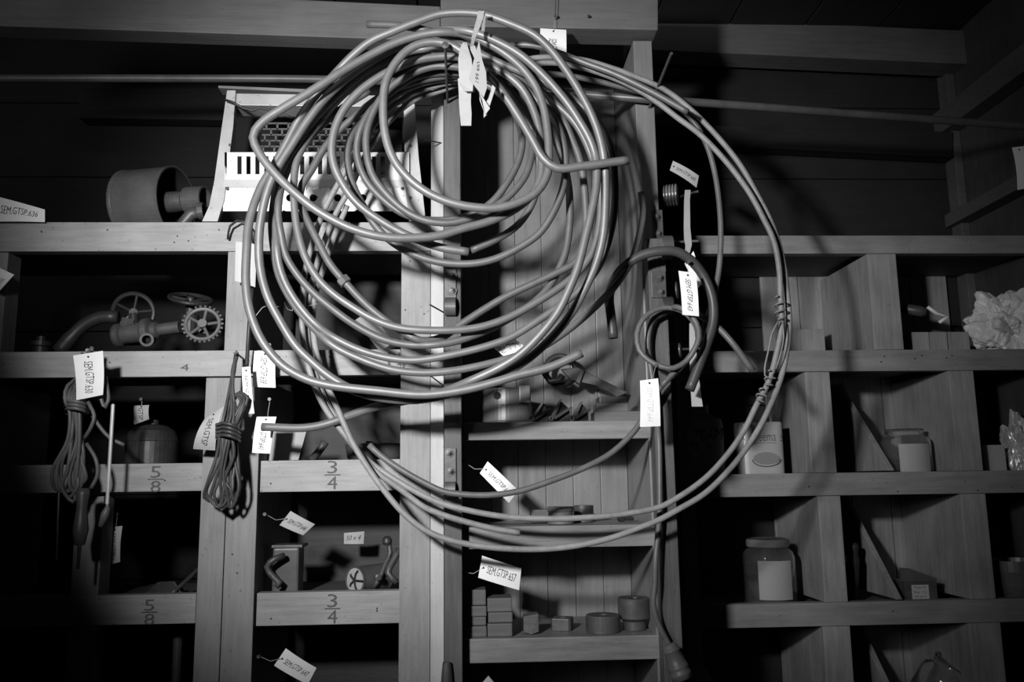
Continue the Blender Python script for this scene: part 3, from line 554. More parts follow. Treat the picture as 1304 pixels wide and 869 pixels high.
# ------------------------------------------------------------------ heater
h = thing('gas_heater', at(410, 283, 1.6), 'battered enamelled metal heater with slotted front on the top left shelf', 'heater')
HY = 1.53
def plate(name, poly, Y, d, m, bev=.0008): return link(name, pquad(poly, Y, d), m, h, bevel=bev)
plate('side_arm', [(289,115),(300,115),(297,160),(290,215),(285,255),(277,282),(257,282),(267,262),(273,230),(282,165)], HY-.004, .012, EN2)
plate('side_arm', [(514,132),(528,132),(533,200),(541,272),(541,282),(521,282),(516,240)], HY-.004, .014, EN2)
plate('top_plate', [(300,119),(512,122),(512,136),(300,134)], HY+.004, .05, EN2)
bm = B(); y0, y1, ys0, ys1 = 194, 237, 199, 222
def pb(bm, a, b, c, d, Y, dd): hexa(bm, [at(a, c, Y), at(b, c, Y), at(b, d, Y), at(a, d, Y)], dd)
pb(bm, 286, 521, 194, ys0, HY-.012, .004); pb(bm, 286, 521, ys1, 229, HY-.012, .004)
hexa(bm, [at(286,229,HY-.012), at(521,229,HY-.012), at(523,238,HY-.004), at(284,238,HY-.004)], .004)
xs = [305+11.4*i for i in range(17)]; e = 286
for x in xs: pb(bm, e, x-2.7, ys0, ys1, HY-.012, .004); e = x+2.7
pb(bm, e, 521, ys0, ys1, HY-.012, .004)
pb(bm, 286, 289, 194, 229, HY-.012, .012); link('slotted_panel', bm, EN, h)
bm = B(); holes = [(369, 252), (399, 252), (430, 252), (462, 252)]; e = 284
Yp = HY+.001
def holed(bm, x0, x1, y0, y1, cx, cy, r, Y, d):
    n = 24; f, g = [], []
    for k in range(n):
        a = 2*math.pi*k/n; c, s_ = math.cos(a), math.sin(a)
        tx = ((x1-cx)/c if c > 0 else (x0-cx)/c) if abs(c) > 1e-6 else 1e9; ty = ((y1-cy)/s_ if s_ > 0 else (y0-cy)/s_) if abs(s_) > 1e-6 else 1e9
        t_ = min(tx, ty); f.append(at(cx+c*t_, cy+s_*t_, Y)); g.append(at(cx+c*r, cy+s_*r, Y))
    A = [bm.verts.new(p) for p in f]; Bv = [bm.verts.new(p) for p in g]; Cv = [bm.verts.new(p+Vector((0, d, 0))) for p in g]
    for k in range(n):
        j = (k+1) % n; bm.faces.new((A[k], A[j], Bv[j], Bv[k])); bm.faces.new((Bv[k], Bv[j], Cv[j], Cv[k]))
for cx, cy in holes:
    pb(bm, e, cx-9, 239, 269, Yp, .003); holed(bm, cx-9, cx+9, 239, 269, cx, cy, 4.8, Yp, .003); e = cx+9
pb(bm, e, 536, 239, 269, Yp, .003); link('base_panel', bm, EN, h)
bm = B()
for i in range(6): pb(bm, 336-i*1.2, 460, 156+i*7.4, 158+i*7.4, 1.60, .004)
for i in range(5):
    for j in range(9):
        x = 338+j*14+(7 if i % 2 else 0)-i; pb(bm, x, x+2.5, 157+i*7.4, 165+i*7.4, 1.60, .004)
link('grille', bm, IR2, h)
bm = B()
for x, y in ((289,240),(512,240),(293,185),(523,252),(523,186)): lathe(bm, at(x, y, HY-.004), (0, -1, 0), [(0, 0), (.003, 0), (.0025, .002), (0, .003)], 10)
link('screw', bm, IR2, h)
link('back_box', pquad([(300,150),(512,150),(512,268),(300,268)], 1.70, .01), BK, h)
tag(link('wire_twist', tube(B(), wpts([(286,127,1.51),(296,130,1.505),(310,138,1.51),(322,141,1.51),(332,137,1.51),(345,141,1.515),(372,150,1.52)]), .0022, 6), IR, smooth=True), 'dark wire twisted round the top left corner of the heater', 'wire')
tag(link('wire_twist', tube(B(), wpts([(290,305,1.49),(293,288,1.48),(302,281,1.475),(312,283,1.475),(320,292,1.48),(322,310,1.49)]), .0022, 6), IR, smooth=True), 'small bent iron hook on the shelf edge under the heater', 'hook')
# canister lying on its side
c0 = Vector((at(164, 246, 1.61).x, 1.61, TOP[(LR.name, 283)]+.068+.012)); ax = Vector((.95, -.22, 0)).normalized()
cn = thing('metal_canister', (c0.x+.04, c0.y, TOP[(LR.name, 283)]), 'round grey metal canister lying on its side left of the heater', 'canister')
link('body', lathe(B(), c0, ax, [(0, .006), (.062, .006), (.066, 0), (.0675, .002), (.0675, .006), (.066, .008), (.0665, .012), (.0665, .098), (.068, .100), (.068, .103), (.0655, .103), (.064, .06), (0, .06)], 48), ST, cn, smooth=False)
link('shade_lining', lathe(B(), c0+ax*.0605, ax, [(0, 0), (.0638, 0), (.0651, .042), (.0635, .042), (.062, .002), (0, .002)], 40), BK, cn)  # black liner added to paint the shade inside the open end
link('nozzle', lathe(B(), c0+ax*.063, ax, [(0, 0), (.020, 0), (.020, .035), (.018, .055), (.026, .062), (.026, .100), (.022, .1), (.022, .075), (0, .075)], 28), IR2, cn, smooth=False)
pb_ = lambda *a: None
elb = thing('pipe_elbow', (at(252, 282, 1.55).x, 1.55, zs(283)), 'short iron pipe elbow between the canister and the heater leg', 'pipe fitting')
q = at(240, 262, 1.56); q.z = TOP[(LR.name, 283)]+.035
link('body', tube(B(), [q+Vector((-.012, 0, -.022)), q+Vector((-.006, 0, -.004)), q+Vector((.006, 0, .012)), q+Vector((.026, 0, .018))], .0115, 16), IR2, elb, smooth=True)
link('collar', lathe(B(), q+Vector((.020, 0, .017)), (1, 0, .1), [(.011, 0), (.0165, 0), (.0165, .010), (.011, .010)], 20), IR2, elb)
# ------------------------------------------------------------------ valves on the second shelf
Z2 = TOP[(LR.name, 447)]
def wheel(parent, c, ax, R, teeth, m, r=.0035):
    bm = B(); torus(bm, c, ax, R, r); axn = Vector(ax).normalized(); a = axn.orthogonal().normalized(); b = axn.cross(a)
    for k in range(5): th = 2*math.pi*k/5; tube(bm, [Vector(c)-axn*.003, Vector(c)+(a*math.cos(th)+b*math.sin(th))*R], .0028, 8)
    lathe(bm, Vector(c)-axn*.006, ax, [(0, 0), (.008, 0), (.008, .012), (0, .012)], 12)
    for k in range(teeth):
        th = 2*math.pi*k/teeth; d = a*math.cos(th)+b*math.sin(th); tube(bm, [Vector(c)+d*(R-.002), Vector(c)+d*(R+.007)], .0022, 6)
    return link('handwheel', bm, m, parent, smooth=False)
v = thing('gate_valve', (at(200, 445, 1.56).x, 1.56, Z2), 'iron valve with a toothed handwheel facing out on the second left shelf', 'valve')
q = at(258, 413, 1.53); wheel(v, q, (.15, -1, .2), .029, 26, mat('wheel_iron', .13, .4, .2, 30, .3))
link('stem', lathe(B(), q+Vector((0, .004, 0)), (-.25, 1, -.05), [(0, 0), (.006, 0), (.006, .02), (.012, .022), (.012, .03), (.008, .035), (.008, .05), (0, .05)], 12), IR2, v)
q2 = at(160, 428, 1.56)
bm = lathe(B(), q2+Vector((-.018, 0, .0)), (1, -.1, .12), [(0, 0), (.020, 0), (.022, .004), (.022, .012), (.017, .015), (.0185, .05), (.022, .052), (.024, .055), (.024, .066), (.016, .070), (.016, .078), (.011, .082), (.011, .12), (0, .12)], 28)
link('body', bm, IR2, v, smooth=False)
link('hex_cap', lathe(B(), q2+Vector((0, 0, .014)), (.2, 0, 1), [(0, 0), (.012, 0), (.012, .018), (0, .018)], 6), IR2, v)
link('outlet', lathe(B(), q2+Vector((.045, -.02, -.010)), (.4, -1, -.2), [(.007, 0), (.012, 0), (.012, .02), (.008, .02), (.007, .004)], 20), IR2, v)
v = thing('stop_valve', (at(180, 445, 1.66).x, 1.66, Z2), 'dark valve with a plain round handwheel behind the toothed one', 'valve')
wheel(v, at(170, 398, 1.64), (.35, -1, -.2), .036, 0, IR, .0045); link('body', lathe(B(), at(170, 398, 1.64), (0, .3, -1), [(0, 0), (.009, 0), (.009, .03), (.018, .034), (.018, .062), (0, .062)], 16), IR, v)
v = thing('stop_valve', (at(240, 445, 1.7).x, 1.70, Z2), 'dark valve whose flat wheel shows above the toothed handwheel', 'valve')
wheel(v, at(243, 381, 1.70), (.2, -.4, 1), .04, 0, IR, .0045); link('body', lathe(B(), at(243, 381, 1.70), (0, 0, -1), [(0, 0), (.009, 0), (.009, .03), (.018, .034), (.018, .070), (0, .070)], 16), IR, v)
tag(link('old_tap', tube(B(), wpts([(75,448,1.62),(95,425,1.62),(110,412,1.62),(130,404,1.62),(150,404,1.62)]), [.014]*4+[.012]*(len(wpts([(75,448,1.62),(95,425,1.62),(110,412,1.62),(130,404,1.62),(150,404,1.62)]))-4), 14), IR, smooth=True), 'dark curved old tap lying left of the valves', 'tap')
tag(link('pipe_fitting', lathe(B(), Vector((at(52, 440, 1.62).x, 1.62, Z2)), (0, 0, 1), [(0, 0), (.022, 0), (.022, .012), (.014, .016), (.014, .04), (.018, .042), (.018, .05), (.008, .052), (.008, .06), (0, .06)], 24), IR), 'very dark upright pipe fitting at far left of the second shelf', 'pipe fitting')
# ------------------------------------------------------------------ third shelf left, things in cells
Z3, Z4 = TOP[(LR.name, 592)], TOP[(LR.name, 760)]
tag(link('round_canister', lathe(B(), Vector((at(194, 560, 1.62).x, 1.62, Z3)), (0, 0, 1), [(0, 0), (.044, 0), (.046, .01), (.046, .055), (.047, .057), (.046, .06), (.040, .075), (.025, .085), (.010, .088), (.010, .096), (0, .096)], 36), IR, smooth=False), 'dark round canister on the third shelf of the left rack', 'canister')
Z3b = TOP[(LR.name, 586)]
bw = thing('metal_bowl', (at(478, 580, 1.62).x, 1.62, Z3b), 'pale round bowl of scraps on the third shelf behind the thin pipes', 'bowl')
link('body', lathe(B(), WL[bw.name], (0, 0, 1), [(0, 0), (.04, 0), (.052, .02), (.056, .042), (.057, .044), (.054, .043), (.048, .02), (.036, .006), (0, .006)], 36), ST, bw, smooth=True)
for i in range(7):
    a = i*.9; tag(link('scrap_piece', tube(B(), [WL[bw.name]+Vector((.028*math.cos(a), .028*math.sin(a), .014+i*.0052)), WL[bw.name]+Vector((-.02*math.cos(a+.4), -.02*math.sin(a+.4), .016+i*.0052))], .0035, 6), IR2), 'small metal scrap lying in the pale round bowl', 'scrap', 'scraps in the bowl')
tag(link('wrench_stub', tube(B(), wpts([(396,586,1.56),(404,578,1.56),(414,563,1.56)]), [.007]*3+[.008]*(len(wpts([(396,586,1.56),(404,578,1.56),(414,563,1.56)]))-3), 10), IR2, smooth=True), 'short tool end leaning up in the cell below the lowest tube', 'tool')
Z4b = TOP[(LR.name, 754)]
# lower-left-rack things
jp = thing('tin_mug', (at(365, 750, 1.58).x, 1.58, Z4b), 'dark square tin with a tap on the left of the lower shelf', 'tin')
c = WL[jp.name]
link('body', box(B(), c.x-.022, c.x+.024, c.y-.02, c.y+.03, c.z+.0005, c.z+.082), ST, jp, bevel=.004)
link('lid', box(B(), c.x-.024, c.x+.030, c.y-.022, c.y+.032, c.z+.082, c.z+.087), IR2, jp, bevel=.001)
link('tap', tube(B(), wpts([(362,708,1.54),(350,712,1.53),(340,722,1.53),(348,735,1.53),(356,742,1.53),(352,748,1.53)]), .0055, 10), IR2, jp, smooth=True)
tn = thing('round_tin', (at(470, 745, 1.57).x, 1.57, Z4b), 'round tin lying on its side with a torn dark label on the lower shelf', 'tin')
q = at(452, 733, 1.545); q.z = Z4b+.0255
link('body', lathe(B(), q, (.8, .85, 0), [(0, .002), (.022, .002), (.025, 0), (.025, .003), (.0243, .005), (.0243, .062), (.025, .065), (0, .065)], 36), ST, tn, smooth=False)
axn = Vector((.8, .85, 0)).normalized(); a_ = axn.cross(Vector((0, 0, 1))); 
link('label', lathe(B(), q-axn*.0004, axn, [(0, 0), (.021, 0), (.021, .0020), (0, .0020)], 30), PD, tn)
bm = B()
for k in range(5):
    th = k*1.25; d = (a_*math.cos(th)+Vector((0, 0, 1))*math.sin(th)); tube(bm, [q-axn*.001, q-axn*.001+d*.012, q-axn*.001+d*.018+a_*.004], .0022, 6)
link('paint_blot', bm, INK, tn)
bt = thing('bolt_cluster', (at(495, 745, 1.56).x, 1.56, Z4b), 'jointed iron clamp propped against the post on the lower shelf', 'clamp')
link('arm', tube(B(), wpts([(476,748,1.55),(484,736,1.55),(490,720,1.56),(497,704,1.57),(493,686,1.57)]), .0045, 8), IR2, bt, smooth=True)
link('arm', tube(B(), wpts([(508,700,1.57),(500,716,1.56),(494,730,1.55),(505,742,1.55)]), .006, 8), IR2, bt, smooth=True)
link('knob', lathe(B(), at(493, 690, 1.57), (0, -.4, 1), [(0, -.006), (.008, -.004), (.009, .002), (.006, .008), (0, .010)], 14), IR, bt)
link('knob', lathe(B(), at(481, 735, 1.54), (.3, -1, 0), [(0, 0), (.006, 0), (.006, .008), (.003, .009), (0, .009)], 12), IR2, bt)
tag(link('pipe_offcut', tube(B(), wpts([(218,757,1.56),(235,742,1.58),(256,722,1.62)]), .004, 10), IR2, smooth=True), 'slanting thin pipe offcut on the fourth shelf left of the double upright', 'pipe')
tag(link('flat_plate', pquad([(183,757),(200,742),(222,741),(232,757)], 1.57, .02), IR, bevel=.001), 'dim flat metal piece on the fourth shelf at left', 'plate')
tag(link('standing_tube', lathe(B(), Vector((at(225, 850, 1.6).x, 1.6, zs(930, 180))), (0, 0, 1), [(0, 0), (.008, 0), (.008, .15), (.006, .152), (0, .152)], 16), IR2), 'dim upright tube below the fourth shelf at left', 'tube')
tag(link('wall_pipe_stub', lathe(B(), at(569, 900, 1.45), (0, 0, 1), [(0, 0), (.009, 0), (.010, .03), (.008, .055), (.0065, .068), (.004, .066), (0, .05)], 18), IR2), 'pipe stub tip at the foot of the left bolted post', 'pipe')
# ------------------------------------------------------------------ things in the bay
K1, K2, K3 = at(700, 537, 1.5).z, at(700, 670, 1.5).z, at(700, 812, 1.5).z
fl = thing('flanged_collar', (at(645, 537, 1.60).x, 1.60, K1), 'large round iron collar with a hole on the upper bay shelf', 'collar')
c = WL[fl.name]
link('body', lathe(B(), c+Vector((0, 0, .0005)), (0, 0, 1), [(0, 0), (.053, 0), (.053, .004), (.048, .006), (.048, .034), (.0465, .035), (.0465, .066), (.040, .066), (.040, .01), (0, .01)], 44), ST, fl, smooth=False)
link('clamp_lug', box(B(), c.x+.022, c.x+.042, c.y-.052, c.y-.03, c.z+.038, c.z+.070), ST, fl, bevel=.0015)
d = Vector((at(626, 500, 1.55).x-c.x, -1, 0)); p = c+Vector((-.018, -.0432, .052)); link('bolt_hole', lathe(B(), p, (-.35, -1, 0), [(0, 0), (.007, 0), (.007, .0008), (0, .001)], 20), BK, fl)
def clamp(x, s, lab, tilt):
    o = Vector((at(x, 534, 1.54).x, 1.54, K1)); t = thing('split_clamp', o, lab, 'clamp')
    e = o+Vector((-.014*s, -.010, .006)); top = o+Vector((tilt, -.004, .034*s)); rt_ = o+Vector((.016*s, -.004, .024*s))
    link('jaw', hexa(B(), [e+Vector((-.004, 0, 0)), top+Vector((-.003, 0, 0)), top+Vector((.002, 0, .001)), e+Vector((.003, 0, -.002))], .010), IR2, t, bevel=.001)
    link('jaw', hexa(B(), [e+Vector((0, 0, .002)), rt_, rt_+Vector((.002, 0, -.004)), e+Vector((.002, 0, -.004))], .010), IR2, t, bevel=.001)
    link('block', hexa(B(), [o+Vector((-.010*s, .003, .0005)), top+Vector((.001, .007, -.003)), o+Vector((.014*s, .007, .020*s)), o+Vector((.014*s, .003, .0005))], .014), IR, t, bevel=.001)
    link('eye', torus(B(), e+Vector((-.001, -.003, .001)), (0, -1, .1), .0035, .0019, 16, 6), IR2, t, smooth=True)
clamp(688, 1.1, 'leftmost of three small open clamps beside the big collar', .006)
clamp(714, 1.25, 'middle of three small open clamps, its jaw pointing straight up', .001)
clamp(739, 1.1, 'rightmost of three small open clamps next to the stacked blocks', .004)
wr = thing('chain_wrench', at(735, 505, 1.66), 'ring-headed wrench leaning on the back of the upper bay shelf', 'wrench')
link('ring', torus(B(), at(714, 472, 1.66), (0, -1, .2), .030, .006, 36, 10), IR, wr, smooth=True)
bm = B(); hexa(bm, [at(x, y, 1.63) for x, y in ((714,470),(736,468),(800,500),(786,506),(760,490),(728,484))], .012); link('handle', bm, IR2, wr, bevel=.002)
bm = B(); hexa(bm, [at(x, y, 1.622) for x, y in ((734,486),(740,471),(744,473),(738,489))], .02); link('collar', bm, IR2, wr, bevel=.001)
link('hook', tube(B(), wpts([(700,466,1.64),(694,478,1.635),(700,486,1.63),(712,484,1.63),(716,478,1.63)]), .006, 8), IR, wr, smooth=True)
zb = K1
for i, (a, b, hh, lab) in enumerate(((757, 816, 13, 'lowest and widest of the three wooden blocks by the right post'), (760, 800, 11, 'middle of the three stacked wooden blocks by the right post'), (764, 798, 9, 'topmost dark wooden block of the stack by the right post'))):
    z2 = zb+px(hh, 1.5); Yb = 1.515+.004*i
    tag(link('wooden_block', box(B(), at(a, 520, Yb).x, at(b, 520, Yb).x, Yb, Yb+.05, zb+.0003, z2), IR if i == 2 else BLK, bevel=.001), lab, 'block'); zb = z2
# middle shelf
def ringnut(o, r, hgt, hole, lab, cat, m=IR2, seg=32, lip=True, name='iron_bush'):
    pr = [(hole, 0), (r, 0), (r, hgt*.3), (r*.93, hgt*.35), (r*.93, hgt*.7), (r, hgt*.75), (r, hgt), (hole*1.15, hgt), (hole, hgt*.95), (hole, 0)] if lip else [(hole, 0), (r, 0), (r, hgt), (hole*1.1, hgt), (hole, hgt*.93), (hole, 0)]
    return tag(link(name, lathe(B(), o+Vector((0, 0, .0004)), (0, 0, 1), pr, seg), m), lab, cat)
ringnut(Vector((at(714, 660, 1.56).x, 1.56, K2)), .024, .030, .009, 'grooved iron bush at the front of the middle bay shelf', 'bush', BLK)
ringnut(Vector((at(743, 655, 1.62).x, 1.62, K2)), .019, .030, .013, 'open hollow iron bush behind the grooved one on the middle bay shelf', 'bush', IR2, lip=False)
ringnut(Vector((at(748, 655, 1.67).x, 1.675, K2)), .016, .012, .006, 'thin washer lying behind the hollow bush', 'washer', IR, lip=False, name='iron_washer')
o = Vector((at(690, 655, 1.62).x, 1.62, K2)); t = box(B(), o.x-.021, o.x+.021, o.y-.015, o.y+.02, o.z+.0004, o.z+.024)
tag(link('iron_block', t, BLK, bevel=.001), 'squared dark block left of the grooved bush', 'block')
bm = B(); o = Vector((at(795, 660, 1.6).x, 1.6, K2+.005)); tube(bm, [o+Vector((-.012, 0, 0)), o+Vector((.018, .01, 0))], .0035, 8); lathe(bm, o+Vector((-.008, 0, -.003)), (1, .3, .3), [(0, 0), (.006, 0), (.006, .006), (0, .006)], 6)
tag(link('loose_bolt', bm, IR), 'small loose bolt at the right end of the middle bay shelf', 'bolt')
# lower shelf
o = K3; cols = ((590, 619, [(13.2, 1), (10.8, 0), (13, 1), (19, 0)]), (620.5, 652, [(16, 0), (13, 1), (17, 0), (0, 0)]))
nm = ['bottom', 'second', 'third', 'top']; cn_ = ['left', 'right']
for ci, (a, b, hs) in enumerate(cols):
    z = K3
    for k, (hh, sft) in enumerate(hs):
        if hh == 0: continue
        z2 = z+px(hh, 1.52)
        bm = box(B(), at(a+sft, 780, 1.52).x, at(b+sft*.6, 780, 1.52).x, 1.512+.003*(k % 2), 1.56, z+.0004, z2-.0002)
        tag(link('hardwood_block', bm, BLK, bevel=.0022), '%s block in the %s column of the stack under the tag lettered 657' % (nm[k] if not (ci and k == 2) else 'top', cn_[ci]), 'block'); z = z2
o = Vector((at(676, 798, 1.54).x, 1.54, K3)); bm = hexa(B(), [o+Vector((-.013, -.01, .004)), o+Vector((0, -.012, .0006)), o+Vector((.013, -.01, .004)), o+Vector((.013, -.01, .034)), o+Vector((-.013, -.01, .030))], .03)
tag(link('wedge_block', bm, BLK, bevel=.001), 'small shaped wedge block standing alone right of the stack', 'block')
def nut(o, r, hgt, hole, seg, lab, rot=0, name='iron_nut', m=IR2, sq=1.0):
    bm = B(); n = 32; c = o+Vector((0, 0, .0004))
    def outer(k):
        th = 2*math.pi*k/n
        if seg >= 16: return Vector((r*math.cos(th), r*math.sin(th), 0))
        s = 2*math.pi/seg; a = ((th-rot) % s)-s/2; rr = r*math.cos(s/2)/math.cos(a); return Vector((rr*math.cos(th), rr*math.sin(th), 0))
    rings = []
    for f_, z in ((1, 0), (1, hgt*.9), (.95, hgt), (None, hgt), (None, .003)):
        rings.append([bm.verts.new(c+Vector((0, 0, z))+(outer(k)*f_ if f_ else Vector((hole*math.cos(2*math.pi*k/n), hole*math.sin(2*math.pi*k/n), 0)))) for k in range(n)])
    for a, b in zip(rings, rings[1:]):
        for k in range(n): bm.faces.new((a[k], a[(k+1) % n], b[(k+1) % n], b[k]))
    bm.faces.new(rings[-1]); bm.faces.new(rings[0])
    return tag(link(name, bm, m), lab, 'nut')
nut(Vector((at(716, 795, 1.575).x, 1.575, K3)), .025, .020, .009, 4, 'square iron nut behind the lone wedge block', .5)
nut(Vector((at(768, 800, 1.545).x, 1.545, K3)), .030, .028, .010, 40, 'rounded iron nut with a slotted hole on the lower bay shelf')
hs = thing('pipe_die', (at(808, 795, 1.56).x, 1.56, K3), 'tall round die holder with toothed hole at right of the lower bay shelf', 'die')
c = WL[hs.name]; link('body', lathe(B(), c+Vector((0, 0, .0004)), (0, 0, 1), [(.012, 0), (.020, 0), (.020, .014), (.022, .016), (.0285, .020), (.0285, .052), (.027, .054), (.016, .054), (.014, .052), (.012, .01), (.012, 0)], 36), IR2, hs, smooth=False)
bm = B()
for k in range(4): th = k*math.pi/2+.4; box(bm, -.003, .003, .009, .016, .03, .0535, Matrix.Translation(c) @ Matrix.Rotation(th, 4, 'Z'))
link('die_tooth', bm, IR, hs)
# ------------------------------------------------------------------ cord hanks
rnd = random.Random(3)
hk = thing('cable_bundle', at(105, 700, 1.42), 'grey flex cable bundle tied up and hanging at far left with probes', 'cable')
def loops(parent, name, m, r, rows, Y):
    for i, P_ in enumerate(rows):
        link(name, tube(B(), [at(x, y, Y+z) for x, y, z in spline([(a, b, c) for a, b, c in P_], 6)], r, 8), m, parent, smooth=True)
R1 = []
for i in range(7):
    o_ = i*4.2; y_ = rnd.uniform(-6, 6)
    R1.append([(104+i*2, 452, -.01), (98+i, 480, .01), (86+i*2.2, 492+y_*.4, -.012+.004*i), (82+i*2.5, 505, -.02), (88+i*2, 524, -.018), (84+o_*.8, 560, -.016), (70+o_, 600+y_, -.01), (68+o_*1.1, 620+y_, .0), (78+o_, 634+y_, .008), (92+o_*.6, 618, .0), (94+o_*.5, 580, -.004), (92+i*2, 540, -.004), (96+i*1.5, 515, .0), (108+i*1.5, 480, .015), (112+i, 446-i, .0)])
R1 = [[(x+(rnd.uniform(-4, 4) if y > 540 else rnd.uniform(-1.5, 1.5)), y+(rnd.uniform(-9, 7) if y > 590 else rnd.uniform(-3, 3)), z+rnd.uniform(-.004, .004)) for x, y, z in P_] for P_ in R1]
loops(hk, 'cable', RB2, px(2.3, 1.42), R1, 1.425)
loops(hk, 'cable', RB2, px(2.2, 1.42), [[(80+i, 514+i*4.5, 0), (88, 511+i*4.5, -.03), (104, 513+i*4.5, -.032), (112, 517+i*4.5, 0), (104, 519+i*4.5, .01), (84, 517+i*4.5, .01)] for i in range(3)], 1.425)
loops(hk, 'cable', RB2, px(2.4, 1.42), [[(112, 512, -.01), (120, 530, -.012), (114, 548, -.01), (106, 560, 0)], [(126, 500, -.005), (134, 520, -.005), (138, 510, -.004), (134, 480, 0)], [(110, 565, -.01), (122, 585, -.012), (124, 605, -.01), (116, 622, -.01)], [(118, 530, -.004), (128, 545, -.004), (140, 558, -.002), (158, 567, .0)]], 1.425)
link('probe', lathe(B(), at(75, 628, 1.42), at(72, 705, 1.42)-at(75, 628, 1.42), [(0, 0), (.0016, 0), (.0012, .105), (0, .108)], 8), IR2, hk)
link('probe', lathe(B(), at(144, 514, 1.41), at(137, 632, 1.41)-at(144, 514, 1.41), [(0, 0), (.003, .002), (.0028, .16), (0, .165)], 8), FOIL, hk)
link('handle', lathe(B(), at(106, 622, 1.41), (0, 0, -1), [(0, 0), (.009, 0), (.010, .01), (.008, .03), (.010, .05), (.012, .065), (.008, .088), (.003, .09), (.0025, .125), (0, .126)], 16), RUB, hk, smooth=True)
link('clip', lathe(B(), at(140, 640, 1.43), at(129, 668, 1.43)-at(140, 640, 1.43), [(0, 0), (.002, 0), (.007, .02), (.004, .04), (0, .041)], 10), RB2, hk, smooth=True)
kk = thing('cord_hank', at(290, 655, 1.44), 'shiny black cord hank knotted in the middle hanging from a nail by the 638 tag', 'cord')
R2 = []
for i in range(7):
    a = i*3.4; y_ = rnd.uniform(-5, 5)
    R2.append([(300+i*.5, 452, .02), (297, 475, .01), (292+a*.3, 500, 0), (286+a*.7, 530, -.01), (280+a*.8, 552, -.015), (274+a, 580, -.012), (262+a*1.4, 612+y_, -.008), (260+a*1.6, 632+y_, .0), (270+a*1.6, 646+y_*.5, .006), (284+a*1.2, 630, 0), (286+a, 590, 0), (288+a*.6, 555, -.004), (300+a*.5, 525, -.006), (308+a*.3, 510, -.004), (300+a*.2, 502, .0), (292+a*.2, 515, .004)])
R2 = [[(x+(rnd.uniform(-5, 5) if y > 570 else rnd.uniform(-1.5, 1.5)), y+(rnd.uniform(-10, 5) if y > 600 else rnd.uniform(-3, 3)), z+rnd.uniform(-.004, .004)) for x, y, z in P_] for P_ in R2]
loops(kk, 'cord', RUB, px(2.0, 1.44), R2, 1.435)
loops(kk, 'cord', RUB, px(2.1, 1.44), [[(276, 541+i*5, 0), (284, 539+i*5, -.028), (300, 543+i*5, -.03), (305, 547+i*5, 0), (298, 548+i*5, .012), (280, 545+i*5, .012), (276, 543+i*5, 0)] for i in range(4)], 1.43)
rod('iron_peg', (302, 451), 1.5, (300, 449), 1.44, .0015, 'nail head carrying the black cord hank', True)
tag(link('thin_twine', tube(B(), wpts([(326,402,1.40),(334,392,1.40),(344,388,1.39),(355,391,1.38),(362,386,1.38),(366,394,1.38),(372,396,1.38),(374,386,1.38),(390,390,1.39),(404,387,1.4)]), .0006, 5), STR), 'thin twine knotted across the left side of the coils', 'string')
rod('iron_peg', (113, 449), 1.5, (112, 447), 1.41, .0016, 'nail in the second shelf edge behind the bright 630 tag', True)
# stem tube left of hank
tag(link('iron_rod', tube(B(), wpts([(321,368,1.47),(317,420,1.46),(314,470,1.47)]), .0035, 8), IR, smooth=True), 'dark rod end hanging behind the outer coil above the black cord hank', 'rod')
# ------------------------------------------------------------------ right rack contents
def rz(y, x): return at(x, y, YR).z-LIP
Q1, Q2, Q3 = [TOP[(RR.name, k_)] for k_ in (446, 602, 767)]
tc = thing('creamer_tin', (at(968, 600, 1.82).x, 1.82, Q2), 'pale rounded tin printed with a cup behind the wide pipe loops', 'tin')
c = WL[tc.name]; bm = B(); n = 40; hw, hd, hh = .048, .032, .122
def sq(k, f=1): th = 2*math.pi*k/n; cs, sn = math.cos(th), math.sin(th); return Vector((hw*f*math.copysign(abs(cs)**.5, cs), hd*f*math.copysign(abs(sn)**.5, sn), 0))
rings = [[bm.verts.new(c+sq(k, f_)+Vector((0, 0, z))) for k in range(n)] for f_, z in ((.97, .0005), (1, .003), (1, hh-.003), (.97, hh), (.93, hh), (.92, hh-.004))]
for a, b in zip(rings, rings[1:]):
    for k in range(n): bm.faces.new((a[k], a[(k+1) % n], b[(k+1) % n], b[k]))
bm.faces.new(rings[0]); bm.faces.new(rings[-1]); link('body', bm, TIN, tc)
yf = c.y-hd-.0008
text_on(lambda u, v: Vector((c.x-.044+.088*u, yf+.012*abs(u-.5)**3*8*.6, c.z+.104-.024*v)), 'Coffeemate', .02, .98, .1, .95, mat('label_ink', .06, .5), tc, 'printed_name', 0)
pb2 = lambda x0, x1, z0, z1, m, nme: link(nme, box(B(), c.x+x0, c.x+x1, yf-.0002, yf+.0006, c.z+z0, c.z+z1), m, tc)
pb2(-.03, .026, .077, .0785, mat('label_grey', .2, .5), 'printed_line')
bm = B(); A = [bm.verts.new((c.x+.004+.028*math.cos(k*math.pi/12), yf, c.z+.045+.013*math.sin(k*math.pi/12))) for k in range(24)]; bm.faces.new(A); link('printed_cup', bm, mat('cup_grey', .2, .5), tc)
bm = B(); tube(bm, [Vector((c.x+.004+.030*math.cos(th), yf, c.z+.043+.015*math.sin(th))) for th in [math.pi+k*math.pi/14 for k in range(15)]], .0012, 5); link('printed_saucer', bm, mat('cup_dark', .08, .5), tc)
link('lid_lever', box(B(), c.x+.024, c.x+.028, c.y-.01, c.y+.01, c.z+hh, c.z+hh+.012), FOIL, tc)
jg = thing('plastic_jug', (at(893, 600, 1.83).x, 1.83, Q2), 'dim plastic jug hand-lettered STEAM beside the printed tin', 'jug')
c = WL[jg.name]; bm = B(); hw, hd = .048, .034
